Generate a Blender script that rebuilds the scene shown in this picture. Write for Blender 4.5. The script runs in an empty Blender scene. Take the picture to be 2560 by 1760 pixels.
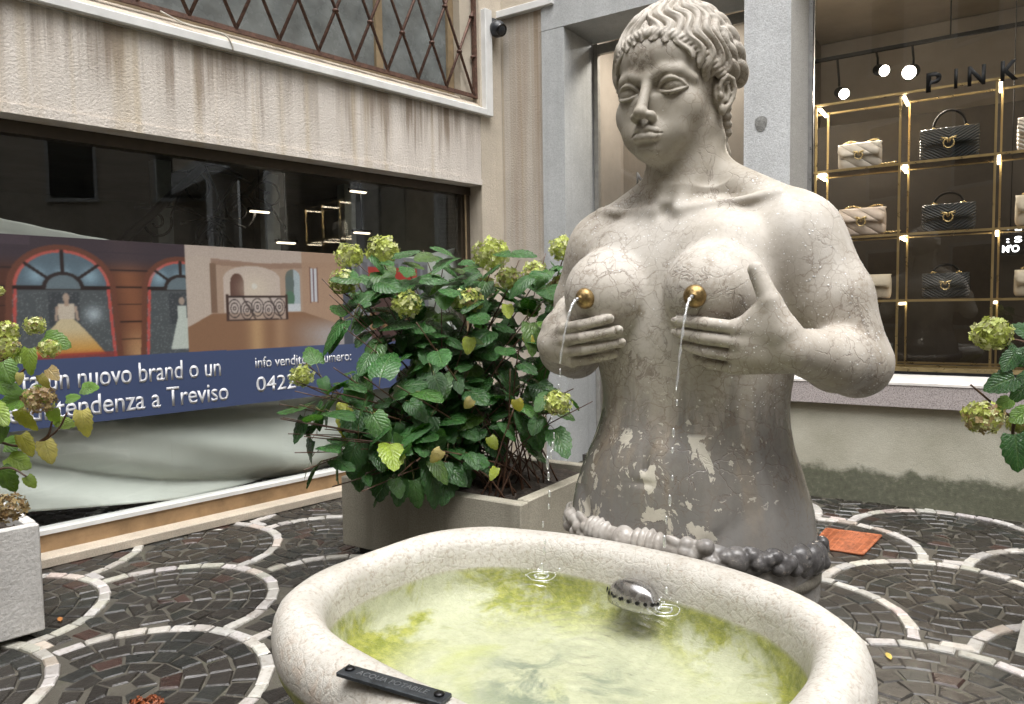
import bpy, bmesh, math, random
import numpy as np
from mathutils import Vector, Matrix
random.seed(7); RNG = np.random.default_rng(7)
R = math.radians
SC = bpy.context.scene
COL = SC.collection

# ---------------------------------------------------------------- camera
CAM_H = 1.5; FPX = 1850.0; PITCH = R(3.68); ROLL = R(-0.9)
CDV = np.array([0, math.cos(PITCH), -math.sin(PITCH)]); _u0 = np.array([0, math.sin(PITCH), math.cos(PITCH)]); _r0 = np.array([1., 0, 0])
CRV = _r0*math.cos(ROLL) + _u0*math.sin(ROLL); CUV = -_r0*math.sin(ROLL) + _u0*math.cos(ROLL)
cd = bpy.data.cameras.new('camera'); cam = bpy.data.objects.new('camera', cd); COL.objects.link(cam)
cd.sensor_width = 36; cd.lens = FPX/2560*36; cd.clip_start = 0.05; cd.clip_end = 400
cam.matrix_world = Matrix([[CRV[0], CUV[0], -CDV[0], 0], [CRV[1], CUV[1], -CDV[1], 0], [CRV[2], CUV[2], -CDV[2], CAM_H], [0, 0, 0, 1]])
SC.camera = cam

def ray(px, py): return CDV + CRV*(px-1280)/FPX - CUV*(py-880)/FPX
def at_z(px, py, z):
    v = ray(px, py); return np.array([0, 0, CAM_H]) + v*((z-CAM_H)/v[2])
def at_y(px, py, y):
    v = ray(px, py); return np.array([0, 0, CAM_H]) + v*(y/v[1])

# ---------------------------------------------------------------- world, sun, exposure
SUN_EL = R(70); SUN_AZ = R(166)      # soft light falls into the court from above and behind the camera
w = bpy.data.worlds.new('World'); SC.world = w; w.use_nodes = True
nt = w.node_tree; nt.nodes.clear()
sky = nt.nodes.new('ShaderNodeTexSky'); sky.sky_type = 'NISHITA'; sky.sun_disc = False
sky.sun_elevation = SUN_EL; sky.sun_rotation = SUN_AZ; sky.dust_density = 5; sky.air_density = 1.0
hs = nt.nodes.new('ShaderNodeHueSaturation'); hs.inputs['Saturation'].default_value = 0.22
bg = nt.nodes.new('ShaderNodeBackground'); bg.inputs['Strength'].default_value = 0.15
wo = nt.nodes.new('ShaderNodeOutputWorld')
nt.links.new(sky.outputs[0], hs.inputs['Color']); nt.links.new(hs.outputs[0], bg.inputs[0]); nt.links.new(bg.outputs[0], wo.inputs[0])
sl = bpy.data.lights.new('overcast_sun', 'SUN'); sl.energy = 1.0; sl.angle = R(60); sl.color = (1.0, 0.99, 0.98)
so = bpy.data.objects.new('overcast_sun', sl); COL.objects.link(so)
_sd = Vector((math.sin(SUN_AZ)*math.cos(SUN_EL), math.cos(SUN_AZ)*math.cos(SUN_EL), math.sin(SUN_EL)))
so.rotation_euler = _sd.to_track_quat('Z', 'Y').to_euler(); so.location = (0, 0, 20)
vs = SC.view_settings; vs.view_transform = 'Standard'; vs.look = 'None'; vs.gamma = 1; vs.use_curve_mapping = False
vs.exposure = 1.38
SC.render.engine = 'CYCLES'
cy = SC.cycles; cy.max_bounces = 10; cy.diffuse_bounces = 4; cy.glossy_bounces = 5; cy.transparent_max_bounces = 16; cy.transmission_bounces = 6
cy.caustics_reflective = False; cy.caustics_refractive = False; cy.use_denoising = True; cy.sample_clamp_indirect = 6

# ---------------------------------------------------------------- node helper
class NT:
    def __init__(s, name):
        s.m = bpy.data.materials.new(name); s.m.use_nodes = True; s.t = s.m.node_tree
        s.b = s.t.nodes['Principled BSDF']; s.out = s.t.nodes['Material Output']
    def put(s, sock, v):
        if hasattr(v, 'is_output') or isinstance(v, bpy.types.NodeSocket): s.t.links.new(v, sock)
        else:
            if isinstance(v, (tuple, list)) and len(v) == 3 and sock.type == 'RGBA': v = (*v, 1)
            sock.default_value = v
    def n(s, typ, ins=None, **at):
        nd = s.t.nodes.new('ShaderNode'+typ)
        for k, v in at.items(): setattr(nd, k, v)
        for k, v in (ins or {}).items(): s.put(nd.inputs[k], v)
        return nd
    def co(s, kind='Object', scale=(1, 1, 1), rot=(0, 0, 0), loc=(0, 0, 0)):
        tc = s.n('TexCoord')
        return s.n('Mapping', {'Vector': tc.outputs[kind], 'Scale': scale, 'Rotation': rot, 'Location': loc}).outputs[0]
    def noise(s, vec, scale, detail=4, rough=.55, dist=0.0):
        return s.n('TexNoise', {'Vector': vec, 'Scale': scale, 'Detail': detail, 'Roughness': rough, 'Distortion': dist}).outputs['Fac']
    def noisec(s, vec, scale, detail=3):
        return s.n('TexNoise', {'Vector': vec, 'Scale': scale, 'Detail': detail}).outputs['Color']
    def ramp(s, fac, pts, interp='LINEAR'):
        nd = s.n('ValToRGB', {0: fac}); cr = nd.color_ramp; cr.interpolation = interp
        while len(cr.elements) < len(pts): cr.elements.new(0.5)
        for e, (p, c) in zip(cr.elements, pts):
            e.position = p; e.color = (c, c, c, 1) if isinstance(c, (int, float)) else (*c, 1)
        return nd.outputs[0]
    def mix(s, fac, a, b, blend='MIX'):
        nd = s.n('Mix', data_type='RGBA', blend_type=blend)
        s.put(nd.inputs[0], fac); s.put(nd.inputs[6], a); s.put(nd.inputs[7], b)
        return nd.outputs[2]
    def math(s, op, a, b=0.0, clamp=False):
        nd = s.n('Math', operation=op, use_clamp=clamp); s.put(nd.inputs[0], a); s.put(nd.inputs[1], b); return nd.outputs[0]
    def rng(s, v, a, b, c=0.0, d=1.0):
        return s.n('MapRange', {0: v, 1: a, 2: b, 3: c, 4: d}, interpolation_type='SMOOTHSTEP').outputs[0]
    def xyz(s, vec): return s.n('SeparateXYZ', {0: vec}).outputs
    def bump(s, h, strength=.3, dist=.01, prev=None):
        ins = {'Height': h, 'Strength': strength, 'Distance': dist}
        if prev is not None: ins['Normal'] = prev
        return s.n('Bump', ins).outputs[0]
    def vor(s, vec, scale, feat='F1', rand=1.0):
        return s.n('TexVoronoi', {'Vector': vec, 'Scale': scale, 'Randomness': rand}, feature=feat).outputs
    def set(s, **k):
        for a, v in k.items(): s.put(s.b.inputs[a.replace('_', ' ')], v)
        return s.m

def plain(name, col, rough=.5, metal=0.0, var=.12, vs_=14, bump=.0, bs=60, spec=.5, coat=0.0):
    k = NT(name); c = k.co()
    f = k.noise(c, vs_, 5, .6)
    dark = tuple(x*(1-var*1.6) for x in col); light = tuple(min(1, x*(1+var)) for x in col)
    base = k.ramp(f, [(.3, dark), (.7, light)])
    k.set(Base_Color=base, Metallic=metal, Roughness=k.rng(k.noise(c, vs_*2.3, 3), .3, .7, max(.02, rough-.08), min(1, rough+.08)))
    k.put(k.b.inputs['Specular IOR Level'], spec)
    if coat: k.put(k.b.inputs['Coat Weight'], coat); k.put(k.b.inputs['Coat Roughness'], .08)
    if bump: k.put(k.b.inputs['Normal'], k.bump(k.noise(c, bs, 4), bump, .004))
    return k.m
def emit(name, col, strength):
    k = NT(name); k.set(Base_Color=(.8, .8, .8), Emission_Color=col, Emission_Strength=strength); return k.m
def schlick(k, normal=None, f0=.04, amt=1.0):
    ins = {'Blend': .5}
    if normal is not None: ins['Normal'] = normal
    fc = k.n('LayerWeight', ins).outputs['Facing']
    return k.math('ADD', f0, k.math('MULTIPLY', k.math('POWER', fc, 5.0), (1-f0)*amt), True)
def pane_glass(name, tint=(1, 1, 1), extra=.02, rough=0.0, ior=1.5):
    k = NT(name); k.t.nodes.remove(k.b)
    fac = schlick(k, None, .04+extra)
    a = k.n('BsdfTransparent', {'Color': tint}).outputs[0]; g = k.n('BsdfGlossy', {'Color': (.95, .97, .98), 'Roughness': rough}).outputs[0]
    mx = k.n('MixShader'); k.put(mx.inputs[0], fac); k.t.links.new(a, mx.inputs[1]); k.t.links.new(g, mx.inputs[2])
    k.t.links.new(mx.outputs[0], k.out.inputs[0]); return k.m

# ---------------------------------------------------------------- mesh helpers
class MB:
    def __init__(s): s.v = []; s.f = []; s.mi = []; s.sm = []
    def add(s, vs, fs, mi=0, smooth=False):
        o = len(s.v); s.v += [tuple(map(float, p)) for p in vs]
        for f in fs: s.f.append(tuple(i+o for i in f)); s.mi.append(mi); s.sm.append(smooth)
        return s
    def box(s, x0, x1, y0, y1, z0, z1, mi=0, bev=0.0, M=None):
        if bev > 0:
            b = min(bev, abs(x1-x0)*.45, abs(y1-y0)*.45, abs(z1-z0)*.45); vs = []; 
            for sx in (0, 1):
                for sy in (0, 1):
                    for sz in (0, 1):
                        X = (x0, x1)[sx]; Y = (y0, y1)[sy]; Z = (z0, z1)[sz]; dx = b*(1, -1)[sx]; dy = b*(1, -1)[sy]; dz = b*(1, -1)[sz]
                        vs += [(X, Y+dy, Z+dz), (X+dx, Y, Z+dz), (X+dx, Y+dy, Z)]
            i = lambda sx, sy, sz, k: (sx*4+sy*2+sz)*3+k
            fs = []
            for a in (0, 1):
                fs.append([i(a, 0, 0, 0), i(a, 0, 1, 0), i(a, 1, 1, 0), i(a, 1, 0, 0)]); fs.append([i(0, a, 0, 1), i(1, a, 0, 1), i(1, a, 1, 1), i(0, a, 1, 1)]); fs.append([i(0, 0, a, 2), i(0, 1, a, 2), i(1, 1, a, 2), i(1, 0, a, 2)])
                for c in (0, 1):
                    fs.append([i(a, c, 0, 0), i(a, c, 1, 0), i(a, c, 1, 1), i(a, c, 0, 1)]); fs.append([i(a, 0, c, 0), i(a, 1, c, 0), i(a, 1, c, 2), i(a, 0, c, 2)]); fs.append([i(0, a, c, 1), i(1, a, c, 1), i(1, a, c, 2), i(0, a, c, 2)])
                    for e in (0, 1): fs.append([i(a, c, e, 0), i(a, c, e, 1), i(a, c, e, 2)])
        else:
            vs = [(x, y, z) for x in (x0, x1) for y in (y0, y1) for z in (z0, z1)]
            fs = [(0, 1, 3, 2), (4, 6, 7, 5), (0, 4, 5, 1), (2, 3, 7, 6), (0, 2, 6, 4), (1, 5, 7, 3)]
        if M is not None: vs = [tuple(M @ Vector(p)) for p in vs]
        return s.add(vs, fs, mi)
    def tube(s, pts, rad, n=8, mi=0, cap=True, smooth=True):
        P = [Vector(p) for p in pts]; m = len(P)
        rr = rad if isinstance(rad, (list, tuple)) else [rad]*m
        vs = []; fs = []; up = Vector((0, 0, 1)); prev = None
        for i in range(m):
            t = (P[min(i+1, m-1)]-P[max(i-1, 0)]).normalized()
            if prev is None: a = t.cross(up) if abs(t.dot(up)) < .95 else t.cross(Vector((1, 0, 0)))
            else: a = prev - t*prev.dot(t)
            a.normalize(); prev = a; b = t.cross(a)
            for k in range(n):
                an = 2*math.pi*k/n; vs.append(P[i]+(a*math.cos(an)+b*math.sin(an))*rr[i])
        for i in range(m-1):
            for k in range(n): fs.append((i*n+k, i*n+(k+1) % n, (i+1)*n+(k+1) % n, (i+1)*n+k))
        if cap: fs += [tuple(range(n-1, -1, -1)), tuple((m-1)*n+k for k in range(n))]
        return s.add(vs, fs, mi, smooth)
    def rings(s, rings, mi=0, smooth=True, cap0=True, cap1=True, closed=True):
        n = len(rings[0]); vs = [p for r in rings for p in r]; fs = []
        for i in range(len(rings)-1):
            for k in range(n if closed else n-1): fs.append((i*n+k, i*n+(k+1) % n, (i+1)*n+(k+1) % n, (i+1)*n+k))
        if cap0: fs.append(tuple(range(n-1, -1, -1)))
        if cap1: fs.append(tuple((len(rings)-1)*n+k for k in range(n)))
        return s.add(vs, fs, mi, smooth)
    def lathe(s, prof, n=32, c=(0, 0, 0), mi=0, cap0=True, cap1=True):
        return s.rings([[(c[0]+r*math.cos(2*math.pi*k/n), c[1]+r*math.sin(2*math.pi*k/n), c[2]+z) for k in range(n)] for r, z in prof], mi, True, cap0, cap1)
    def prism(s, poly, y0, y1, mi=0):     # poly in (x,z) extruded along y
        n = len(poly); vs = [(x, y0, z) for x, z in poly]+[(x, y1, z) for x, z in poly]
        fs = [tuple(range(n)), tuple(range(2*n-1, n-1, -1))]+[(k, k+n, (k+1) % n+n, (k+1) % n) for k in range(n)]
        return s.add(vs, fs, mi)
    def sphere(s, c, r, nu=16, nv=10, mi=0):
        r = r if isinstance(r, (tuple, list)) else (r, r, r)
        rings = [[(c[0]+r[0]*math.sin(math.pi*j/nv)*math.cos(2*math.pi*k/nu), c[1]+r[1]*math.sin(math.pi*j/nv)*math.sin(2*math.pi*k/nu), c[2]-r[2]*math.cos(math.pi*j/nv)) for k in range(nu)] for j in range(1, nv)]
        return s.rings(rings, mi)
    def build(s, name, mats, parent=None, fix=True):
        me = bpy.data.meshes.new(name); me.from_pydata(s.v, [], s.f); me.update()
        for m in (mats if isinstance(mats, (list, tuple)) else [mats]): me.materials.append(m)
        me.polygons.foreach_set('material_index', s.mi); me.polygons.foreach_set('use_smooth', s.sm)
        if fix:
            bm = bmesh.new(); bm.from_mesh(me); bmesh.ops.recalc_face_normals(bm, faces=bm.faces); bm.to_mesh(me); bm.free()
        return link(name, me, parent)
def link(name, me, parent=None):
    o = bpy.data.objects.new(name, me); COL.objects.link(o)
    if parent is not None: o.parent = parent
    return o
def tag(o, label=None, cat=None, group=None, kind=None):
    for k, v in (('label', label), ('category', cat), ('group', group), ('kind', kind)):
        if v: o[k] = v
    return o
def thing(name, label, cat, loc=(0, 0, 0), rz=0.0, group=None):
    o = bpy.data.objects.new(name, None); COL.objects.link(o); o.location = loc; o.rotation_euler = (0, 0, rz); o.empty_display_size = .1
    return tag(o, label, cat, group)
def copy_tree(o, parent=None):
    c = o.copy(); COL.objects.link(c)
    if parent is not None: c.parent = parent
    for ch in list(o.children): copy_tree(ch, c)
    return c
def text_mesh(body, size, extrude=.001, offset=0.0, align='LEFT'):
    cu = bpy.data.curves.new('lettering', 'FONT'); cu.body = body; cu.size = size; cu.extrude = extrude; cu.offset = offset; cu.align_x = align
    cu.resolution_u = 6
    o = bpy.data.objects.new('lettering', cu); COL.objects.link(o)
    dg = bpy.context.evaluated_depsgraph_get(); me = bpy.data.meshes.new_from_object(o.evaluated_get(dg)); me.materials.clear()
    bpy.data.objects.remove(o); return me
def text_part(name, body, mat, parent, x0, x1, z0, cap, y, extrude=.0015, offset=0.0):
    """upright lettering in the parent's x-z plane: spans x0..x1, baseline z0, capital height cap"""
    me = text_mesh(body, 1.0, 0.0, offset)
    n = len(me.vertices); co = np.empty(n*3); me.vertices.foreach_get('co', co); co = co.reshape(n, 3)
    sx = (x1-x0)/(co[:, 0].max()-co[:, 0].min()); sz = cap/.73
    v = np.c_[x0+(co[:, 0]-co[:, 0].min())*sx, np.full(n, y), z0+co[:, 1]*sz]
    me.vertices.foreach_set('co', v.ravel()); me.update()
    bm = bmesh.new(); bm.from_mesh(me)
    if extrude:
        r = bmesh.ops.extrude_face_region(bm, geom=bm.faces[:]); 
        for e in r['geom']:
            if isinstance(e, bmesh.types.BMVert): e.co.y -= extrude
    bmesh.ops.recalc_face_normals(bm, faces=bm.faces); bm.to_mesh(me); bm.free()
    me.materials.append(mat); return link(name, me, parent)
def lerp(a, b, t): return a+(b-a)*t
def cr_path(pts, k=6):
    """Catmull-Rom through pts"""
    P = [np.array(p, float) for p in pts]; P = [2*P[0]-P[1]]+P+[2*P[-1]-P[-2]]; out = []
    for i in range(1, len(P)-2):
        for j in range(k):
            t = j/k; out.append(.5*((2*P[i])+(-P[i-1]+P[i+1])*t+(2*P[i-1]-5*P[i]+4*P[i+1]-P[i+2])*t*t+(-P[i-1]+3*P[i]-3*P[i+1]+P[i+2])*t**3))
    out.append(P[-2]); return out
# ================================================================ materials of the walls
def stucco(name, base, stain, z0, z1, amt=.8, sx=6.0, grain=220, bumpv=.35, streak=(.55, .72), yellow=None):
    k = NT(name); c = k.co(); x = k.xyz(c)
    g = k.noise(c, grain, 3, .7); m = k.noise(c, 3, 5, .6)
    col = k.ramp(m, [(.25, tuple(v*.84 for v in base)), (.75, tuple(min(1, v*1.08) for v in base))])
    col = k.mix(k.ramp(g, [(.35, .35), (.6, 0)]), col, tuple(v*.55 for v in base))
    st = k.noise(k.co(scale=(sx, sx, .10)), 1.0, 6, .66, .12); cl = k.noise(k.co(scale=(1.1, 1.1, .05), loc=(5, 2, 0)), 1.0, 2); ln = k.noise(k.co(scale=(sx*1.4, sx*1.4, .02), loc=(1, 7, 0)), 1.0, 3, .7)
    st2 = k.noise(k.co(scale=(sx*3.2, sx*3.2, .5), loc=(3, 1, 0)), 1.0, 3, .6, .2)
    up = k.rng(k.math('ADD', x[2], k.math('MULTIPLY', k.math('SUBTRACT', ln, .5), (z1-z0)*2.0)), z0+(z1-z0)*.25, z1-(z1-z0)*.25); up = k.math('MULTIPLY', up, k.ramp(cl, [(.38, .25), (.6, 1.0)]))
    mk = k.math('MULTIPLY', k.ramp(st, [(streak[0], 0), (streak[1], 1)]), k.math('ADD', k.math('MULTIPLY', up, .9), .12), True)
    mk2 = k.math('MULTIPLY', k.ramp(st2, [(.56, 0), (.74, .8)]), k.math('ADD', k.math('MULTIPLY', up, .8), .1), True)
    col = k.mix(k.math('MULTIPLY', mk, amt), col, stain)
    if yellow:
        ym = k.ramp(k.noise(k.co(scale=(sx*1.3, sx*1.3, .15), loc=(9, 4, 0)), 1.0, 3, .5, .2), [(.54, 0), (.68, .5)])
        col = k.mix(ym, col, yellow)
    col = k.mix(k.math('MULTIPLY', mk2, amt*.8), col, tuple(v*.75 for v in stain))
    bn = k.bump(k.math('ADD', k.math('MULTIPLY', g, .5), k.noise(c, 62, 4, .6)), bumpv, .012)
    return k.set(Base_Color=col, Roughness=.82, Normal=bn)
def stone(name, base, rough=.7, grain=140, speck=.4, bumpv=.3, big=2.5, streaks=0.0):
    k = NT(name); c = k.co(); m = k.noise(c, big, 6, .62); g = k.noise(c, grain, 4, .7); v = k.noise(c, 28, 5, .65)
    col = k.ramp(m, [(.25, tuple(a*.8 for a in base)), (.75, tuple(min(1, a*1.12) for a in base))])
    col = k.mix(k.ramp(g, [(.36, speck), (.56, 0)]), col, tuple(a*.4 for a in base))
    col = k.mix(k.ramp(v, [(.55, 0), (.75, .35)]), col, tuple(min(1, a*1.25) for a in base))
    if streaks:
        s = k.noise(k.co(scale=(7, 7, .35)), 1, 5, .6, .2)
        col = k.mix(k.ramp(s, [(.5, 0), (.7, streaks)]), col, tuple(a*.55 for a in base))
    return k.set(Base_Color=col, Roughness=rough, Normal=k.bump(k.math('ADD', g, v), bumpv, .005))

m_fascia = stucco('washed_stucco', (.72, .665, .60), (.19, .135, .085), 2.62, 3.3, 1.0, 6.5, 130, .7, (.43, .57), yellow=(.50, .41, .27))
m_pilaster = stucco('yellowed_plaster', (.56, .495, .40), (.30, .21, .11), 0, 4, .8, 9.0, 150, .5)
m_stainwall = stucco('stained_plaster', (.50, .455, .395), (.24, .165, .09), .5, 4.3, 1.0, 8.0, 150, .6, (.46, .64), yellow=(.40, .31, .17))
m_upper = stucco('upper_plaster', (.5, .44, .35), (.3, .23, .15), 4, 9, .5, 4.0)
m_jamb = stone('grey_jamb_stone', (.46, .475, .475), .75, 120, .45, .3, 2.2, .35)
m_pillar = stone('pale_pillar_stone', (.625, .64, .645), .72, 90, .5, .6, 2.0, .15)
m_reveal = stone('reveal_stone', (.36, .355, .335), .7, 160, .5, .2)
m_white = plain('white_painted_metal', (.66, .66, .64), .42, 0, .08, 6)
m_sillstone = stone('worn_sill_stone', (.52, .45, .36), .7, 120, .5, .35, 5, .2)
m_granite = NT('speckled_granite'); _k = m_granite; _c = _k.co()
_g = _k.noise(_c, 130, 5, .75)
m_granite = _k.set(Base_Color=_k.ramp(_g, [(.36, (.14, .125, .12)), (.5, (.42, .375, .365)), (.66, (.58, .53, .52))]), Roughness=.62, Normal=_k.bump(_g, .12, .002))
m_marble = stone('polished_marble_sill', (.66, .63, .60), .28, 30, .1, .05, 6)
m_brown_metal = plain('bronze_anodised_metal', (.33, .215, .115), .45, .25, .18, 9, .1, 300)
m_dark_frame = plain('dark_bronze_frame', (.06, .045, .03), .4, .3, .1)
m_mid_frame = plain('brown_window_frame', (.27, .20, .115), .5, 0, .15)
m_rust = plain('rusty_brown_iron', (.115, .06, .042), .6, .25, .35, 40, .4, 240)
m_glass = pane_glass('window_glass', (.93, .95, .94), .025)
m_glass_dark = pane_glass('shop_window_glass', (.90, .88, .84), .02)
m_frosted = plain('dusty_grey_pane', (.17, .185, .18), .25, 0, .25, 5)
m_intdark = plain('dark_interior', (.17, .175, .15), .7, 0, .2, 3)
m_intbrown = plain('brown_interior_wall', (.31, .275, .235), .75, 0, .12, 2)
m_inttaupe = plain('taupe_ceiling', (.48, .42, .34), .8, 0, .1, 2)
m_intfloor = plain('dark_polished_floor', (.05, .045, .04), .25, 0, .2, 4)
m_black = plain('black_paint', (.008, .008, .008), .6, 0, .1, spec=.2)
m_letter_white = plain('white_film', (.60, .61, .64), .5, 0, .03)
m_grey_letter = plain('grey_film', (.12, .115, .105), .5, 0, .05)
# plaster under the shop window with a mossy damp foot
_k = NT('plaster_with_mossy_foot'); _c = _k.co(); _x = _k.xyz(_c); _g = _k.noise(_c, 170, 3, .7); _n2 = _k.noise(_c, 2.6, 5, .6); _n3 = _k.noise(_c, 26, 5, .7)
_col = _k.ramp(_n2, [(.3, (.44, .42, .33)), (.7, (.62, .60, .50))]); _col = _k.mix(_k.ramp(_g, [(.36, .5), (.55, 0)]), _col, (.22, .22, .17))
_h = _k.math('ADD', _x[2], _k.math('MULTIPLY', _k.math('SUBTRACT', _k.noise(_c, 5.5, 6, .68), .5), .26))
_m = _k.rng(_h, .27, .20); _mo = _k.ramp(_n3, [(.3, (.045, .05, .03)), (.55, (.085, .092, .055)), (.75, (.19, .19, .14))])
_col = _k.mix(_k.math('MULTIPLY', _m, .88), _col, _mo)
_col = _k.mix(_k.rng(_x[2], .60, .72, 0, .45), _col, (.25, .215, .13))  # shade under the sill, painted as a darker top band
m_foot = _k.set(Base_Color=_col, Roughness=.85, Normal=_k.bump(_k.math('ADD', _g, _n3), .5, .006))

# ================================================================ left shop building: local x along the wall (negative to the left), -y outward
CX = (-0.0653, 7.1576, 0.0); YL = R(47.5); YRr = R(-33.4)
LB = thing('corner_building', 'pale stained stucco building with the long bannered shop window and rusty lattice grille above it', 'building', CX, YL)
b = MB(); b.box(-9.5, -.285, 0, .42, 2.605, 3.235); b.build('fascia', m_fascia, LB)
b = MB(); b.box(-9.5, -.285, -.012, .0, 2.606, 2.66); b.build('fascia_band', m_fascia, LB)
b = MB(); b.box(-.285, .02, -.003, .6, 0, 4.6); b.build('pilaster', m_pilaster, LB)
b = MB(); b.box(-9.5, -.25, -.06, .1, 3.237, 3.30, bev=.008); b.box(-.262, -.17, -.062, .02, 3.2372, 4.2, bev=.006); b.build('ledge', m_white, LB)
b = MB(); b.prism([(0, 0), (1, 0)], 0, 0) if 0 else None
b.add([(-9.5, -.03, 3.301), (-.262, -.03, 3.301), (-.262, .12, 3.41), (-9.5, .12, 3.41), (-9.5, -.03, 3.23), (-.262, -.03, 3.23)], [(0, 1, 2, 3), (4, 5, 1, 0)])
b.build('upper_sill', m_sillstone, LB)
b = MB(); b.box(-9.5, -.3, .15, .5, 5.0, 9.5); b.box(-.45, -.262, .08, .5, 3.35, 5.0); b.box(-.285, .02, -.004, .6, 4.6, 9.5); b.box(-9.5, -8.3, .15, .5, 3.3, 5); b.build('upper_wall', m_upper, LB)
# upper window
uw = MB()
for s in (-8.2, -6.6, -5.0, -3.4, -1.30, -.49): uw.box(s-.035, s+.035, .16, .23, 3.4, 5.0)
uw.box(-8.3, -.45, .165, .225, 3.395, 3.45); uw.box(-8.3, -.45, .165, .225, 4.93, 4.998)
uw = uw.build('upper_window', m_mid_frame, LB)
b = MB(); b.box(-8.25, -.47, .19, .2, 3.45, 4.95); b.build('pane', m_frosted, uw)
# lattice grille
gr = MB(); dx = .328; z0 = 3.43; hz = .35; sb = -.328
gr.box(-8.25, -.29, .035, .06, 3.405, 3.435); gr.box(-.315, -.275, .03, .065, 3.40, 4.95); gr.box(-8.25, -.29, .035, .06, 4.9, 4.94)
i = 0
for i in range(0, 25):
    s = sb-dx*i
    for sg in (-1, 1):
        L = 1.45; e = s+sg*dx*.5*L/hz; zt = z0+L
        if e > -.3: zt = z0+hz*(-.3-s)/(dx*.5); e = -.3
        if e < -8.25: continue
        y = .047+sg*.006
        gr.tube([(s, y, z0), (e, y, zt)], .0125, 6)
    for q in range(1, 5):
        kk = s+(dx*.5 if q % 2 else 0)
        if kk < -.31 and kk > -8.2: gr.lathe([(.014, -.012), (.024, -.008), (.026, 0), (.024, .008), (.014, .012)], 10, (kk, .047, z0+hz*q))
for q in (1, 3): gr.lathe([(.014, -.012), (.024, -.008), (.026, 0), (.024, .008), (.014, .012)], 10, (-.32, .047, z0+hz*q-.01))
gr.build('lattice_grille', m_rust, LB)
# lower shop window
b = MB(); b.box(-9.5, -.285, 0, .16, 0, .06, bev=.006); b.build('threshold', m_sillstone, LB)
b = MB(); b.box(-9.5, -.285, .14, .3, .06, .166); b.build('plinth', m_brown_metal, LB)
sw = MB(); sw.box(-9.5, -.285, .15, .26, 2.53, 2.604); sw.box(-.36, -.288, .16, .26, .2, 2.53); sw.box(-.385, -.36, .18, .24, .2, 2.53); sw.box(-9.5, -.285, .13, .25, .166, .192, 1)
sw = sw.build('shop_window', [m_dark_frame, m_white], LB)
sw.data.materials[0] = m_mid_frame if False else m_dark_frame
b = MB(); b.box(-.357, -.34, .152, .16, .2, 2.53); b.build('jamb_strip', m_mid_frame, sw)
b = MB(); b.add([(-9.5, .2, .19), (-.36, .2, .19), (-.36, .2, 2.53), (-9.5, .2, 2.53)], [(0, 1, 2, 3)]); b.build('pane', m_glass, sw)
# rooms behind
b = MB(); b.box(-9.5, -.28, 4.2, 4.3, 0, 3.1); b.box(-9.6, -9.5, .26, 4.3, 0, 3.1); b.box(-.285, -.2, .26, 4.3, 0, 3.1); b.build('interior_wall', m_intdark, LB)
b = MB(); b.box(-9.5, -.28, .26, 4.3, 2.75, 2.85); b.build('interior_ceiling', plain('dim_interior_ceiling', (.16, .135, .10), .8, 0, .1, 2), LB)
b = MB(); b.box(-9.5, -.28, .26, 4.3, .0, .05); b.build('interior_floor', m_intfloor, LB)
m_refl_pillar = plain('grey_reflected_pillar', (.33, .36, .345), .6)
for s in (-2.62, -1.62, -.75): b = MB(); b.box(s, s+.13, 1.5, 1.63, .05, 2.75); b.build('reflected_pillar', m_refl_pillar, LB)  # solid columns stand in for pillar reflections in the shop glass

# stair railing with iron scrolls inside the left shop
m_iron = plain('black_wrought_iron', (.02, .018, .016), .5, .2)
st = thing('stair_railing', 'dark wrought iron stair railing with scrolls seen through the glass above the drape', 'railing', CX, YL)
b = MB(); b.tube([(-3.9, 1.2, 1.15), (-2.36, 1.2, 2.68)], .035, 8); b.build('handrail', m_iron, st)
b = MB(); b.tube([(-2.85, 1.25, 1.6), (-1.75, 1.25, 2.72)], .028, 8); b.build('lower_rail', m_iron, st)
b = MB()
def spiral(cx, cz, r0, turns, sg, a0, ext):
    pts = []
    for i in range(40):
        t = i/39; a = a0+sg*turns*2*math.pi*t; r = r0*(1-.82*t); pts.append((cx+r*math.cos(a), 1.22, cz+r*math.sin(a)))
    b.tube(pts, .011, 6)
    if ext: b.tube(cr_path([ext, (lerp(ext[0], pts[0][0], .5), 1.22, lerp(ext[2], pts[0][2], .5)+.08), pts[0]], 6), .011, 6)
spiral(-2.05, 2.36, .17, 1.6, 1, -1.2, (-2.55, 1.22, 2.2)); spiral(-2.42, 2.5, .14, 1.4, -1, 2.0, (-2.0, 1.22, 2.65)); spiral(-2.3, 2.1, .16, 1.5, 1, .6, (-2.9, 1.22, 2.3)); spiral(-1.75, 2.5, .15, 1.3, -1, 3.4, (-1.6, 1.22, 2.2)); spiral(-2.75, 2.2, .13, 1.5, -1, .4, (-2.4, 1.22, 2.6))
for x0, z0_, x1, z1 in ((-2.6, 2.62, -1.75, 2.52), (-2.5, 1.9, -2.05, 2.62), (-2.2, 1.9, -2.32, 2.7), (-2.7, 2.35, -2.0, 1.95)):
    b.tube(cr_path([(x0, 1.24, z0_), ((x0+x1)/2+.05, 1.24, (z0_+z1)/2+.09), (x1, 1.24, z1)], 8), .011, 6)
b.build('scrollwork', m_iron, st)
m_strip = emit('warm_strip_reflection', (1.0, .82, .58), 1.3)  # glowing strips stand in for LED reflections in the glass
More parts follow.
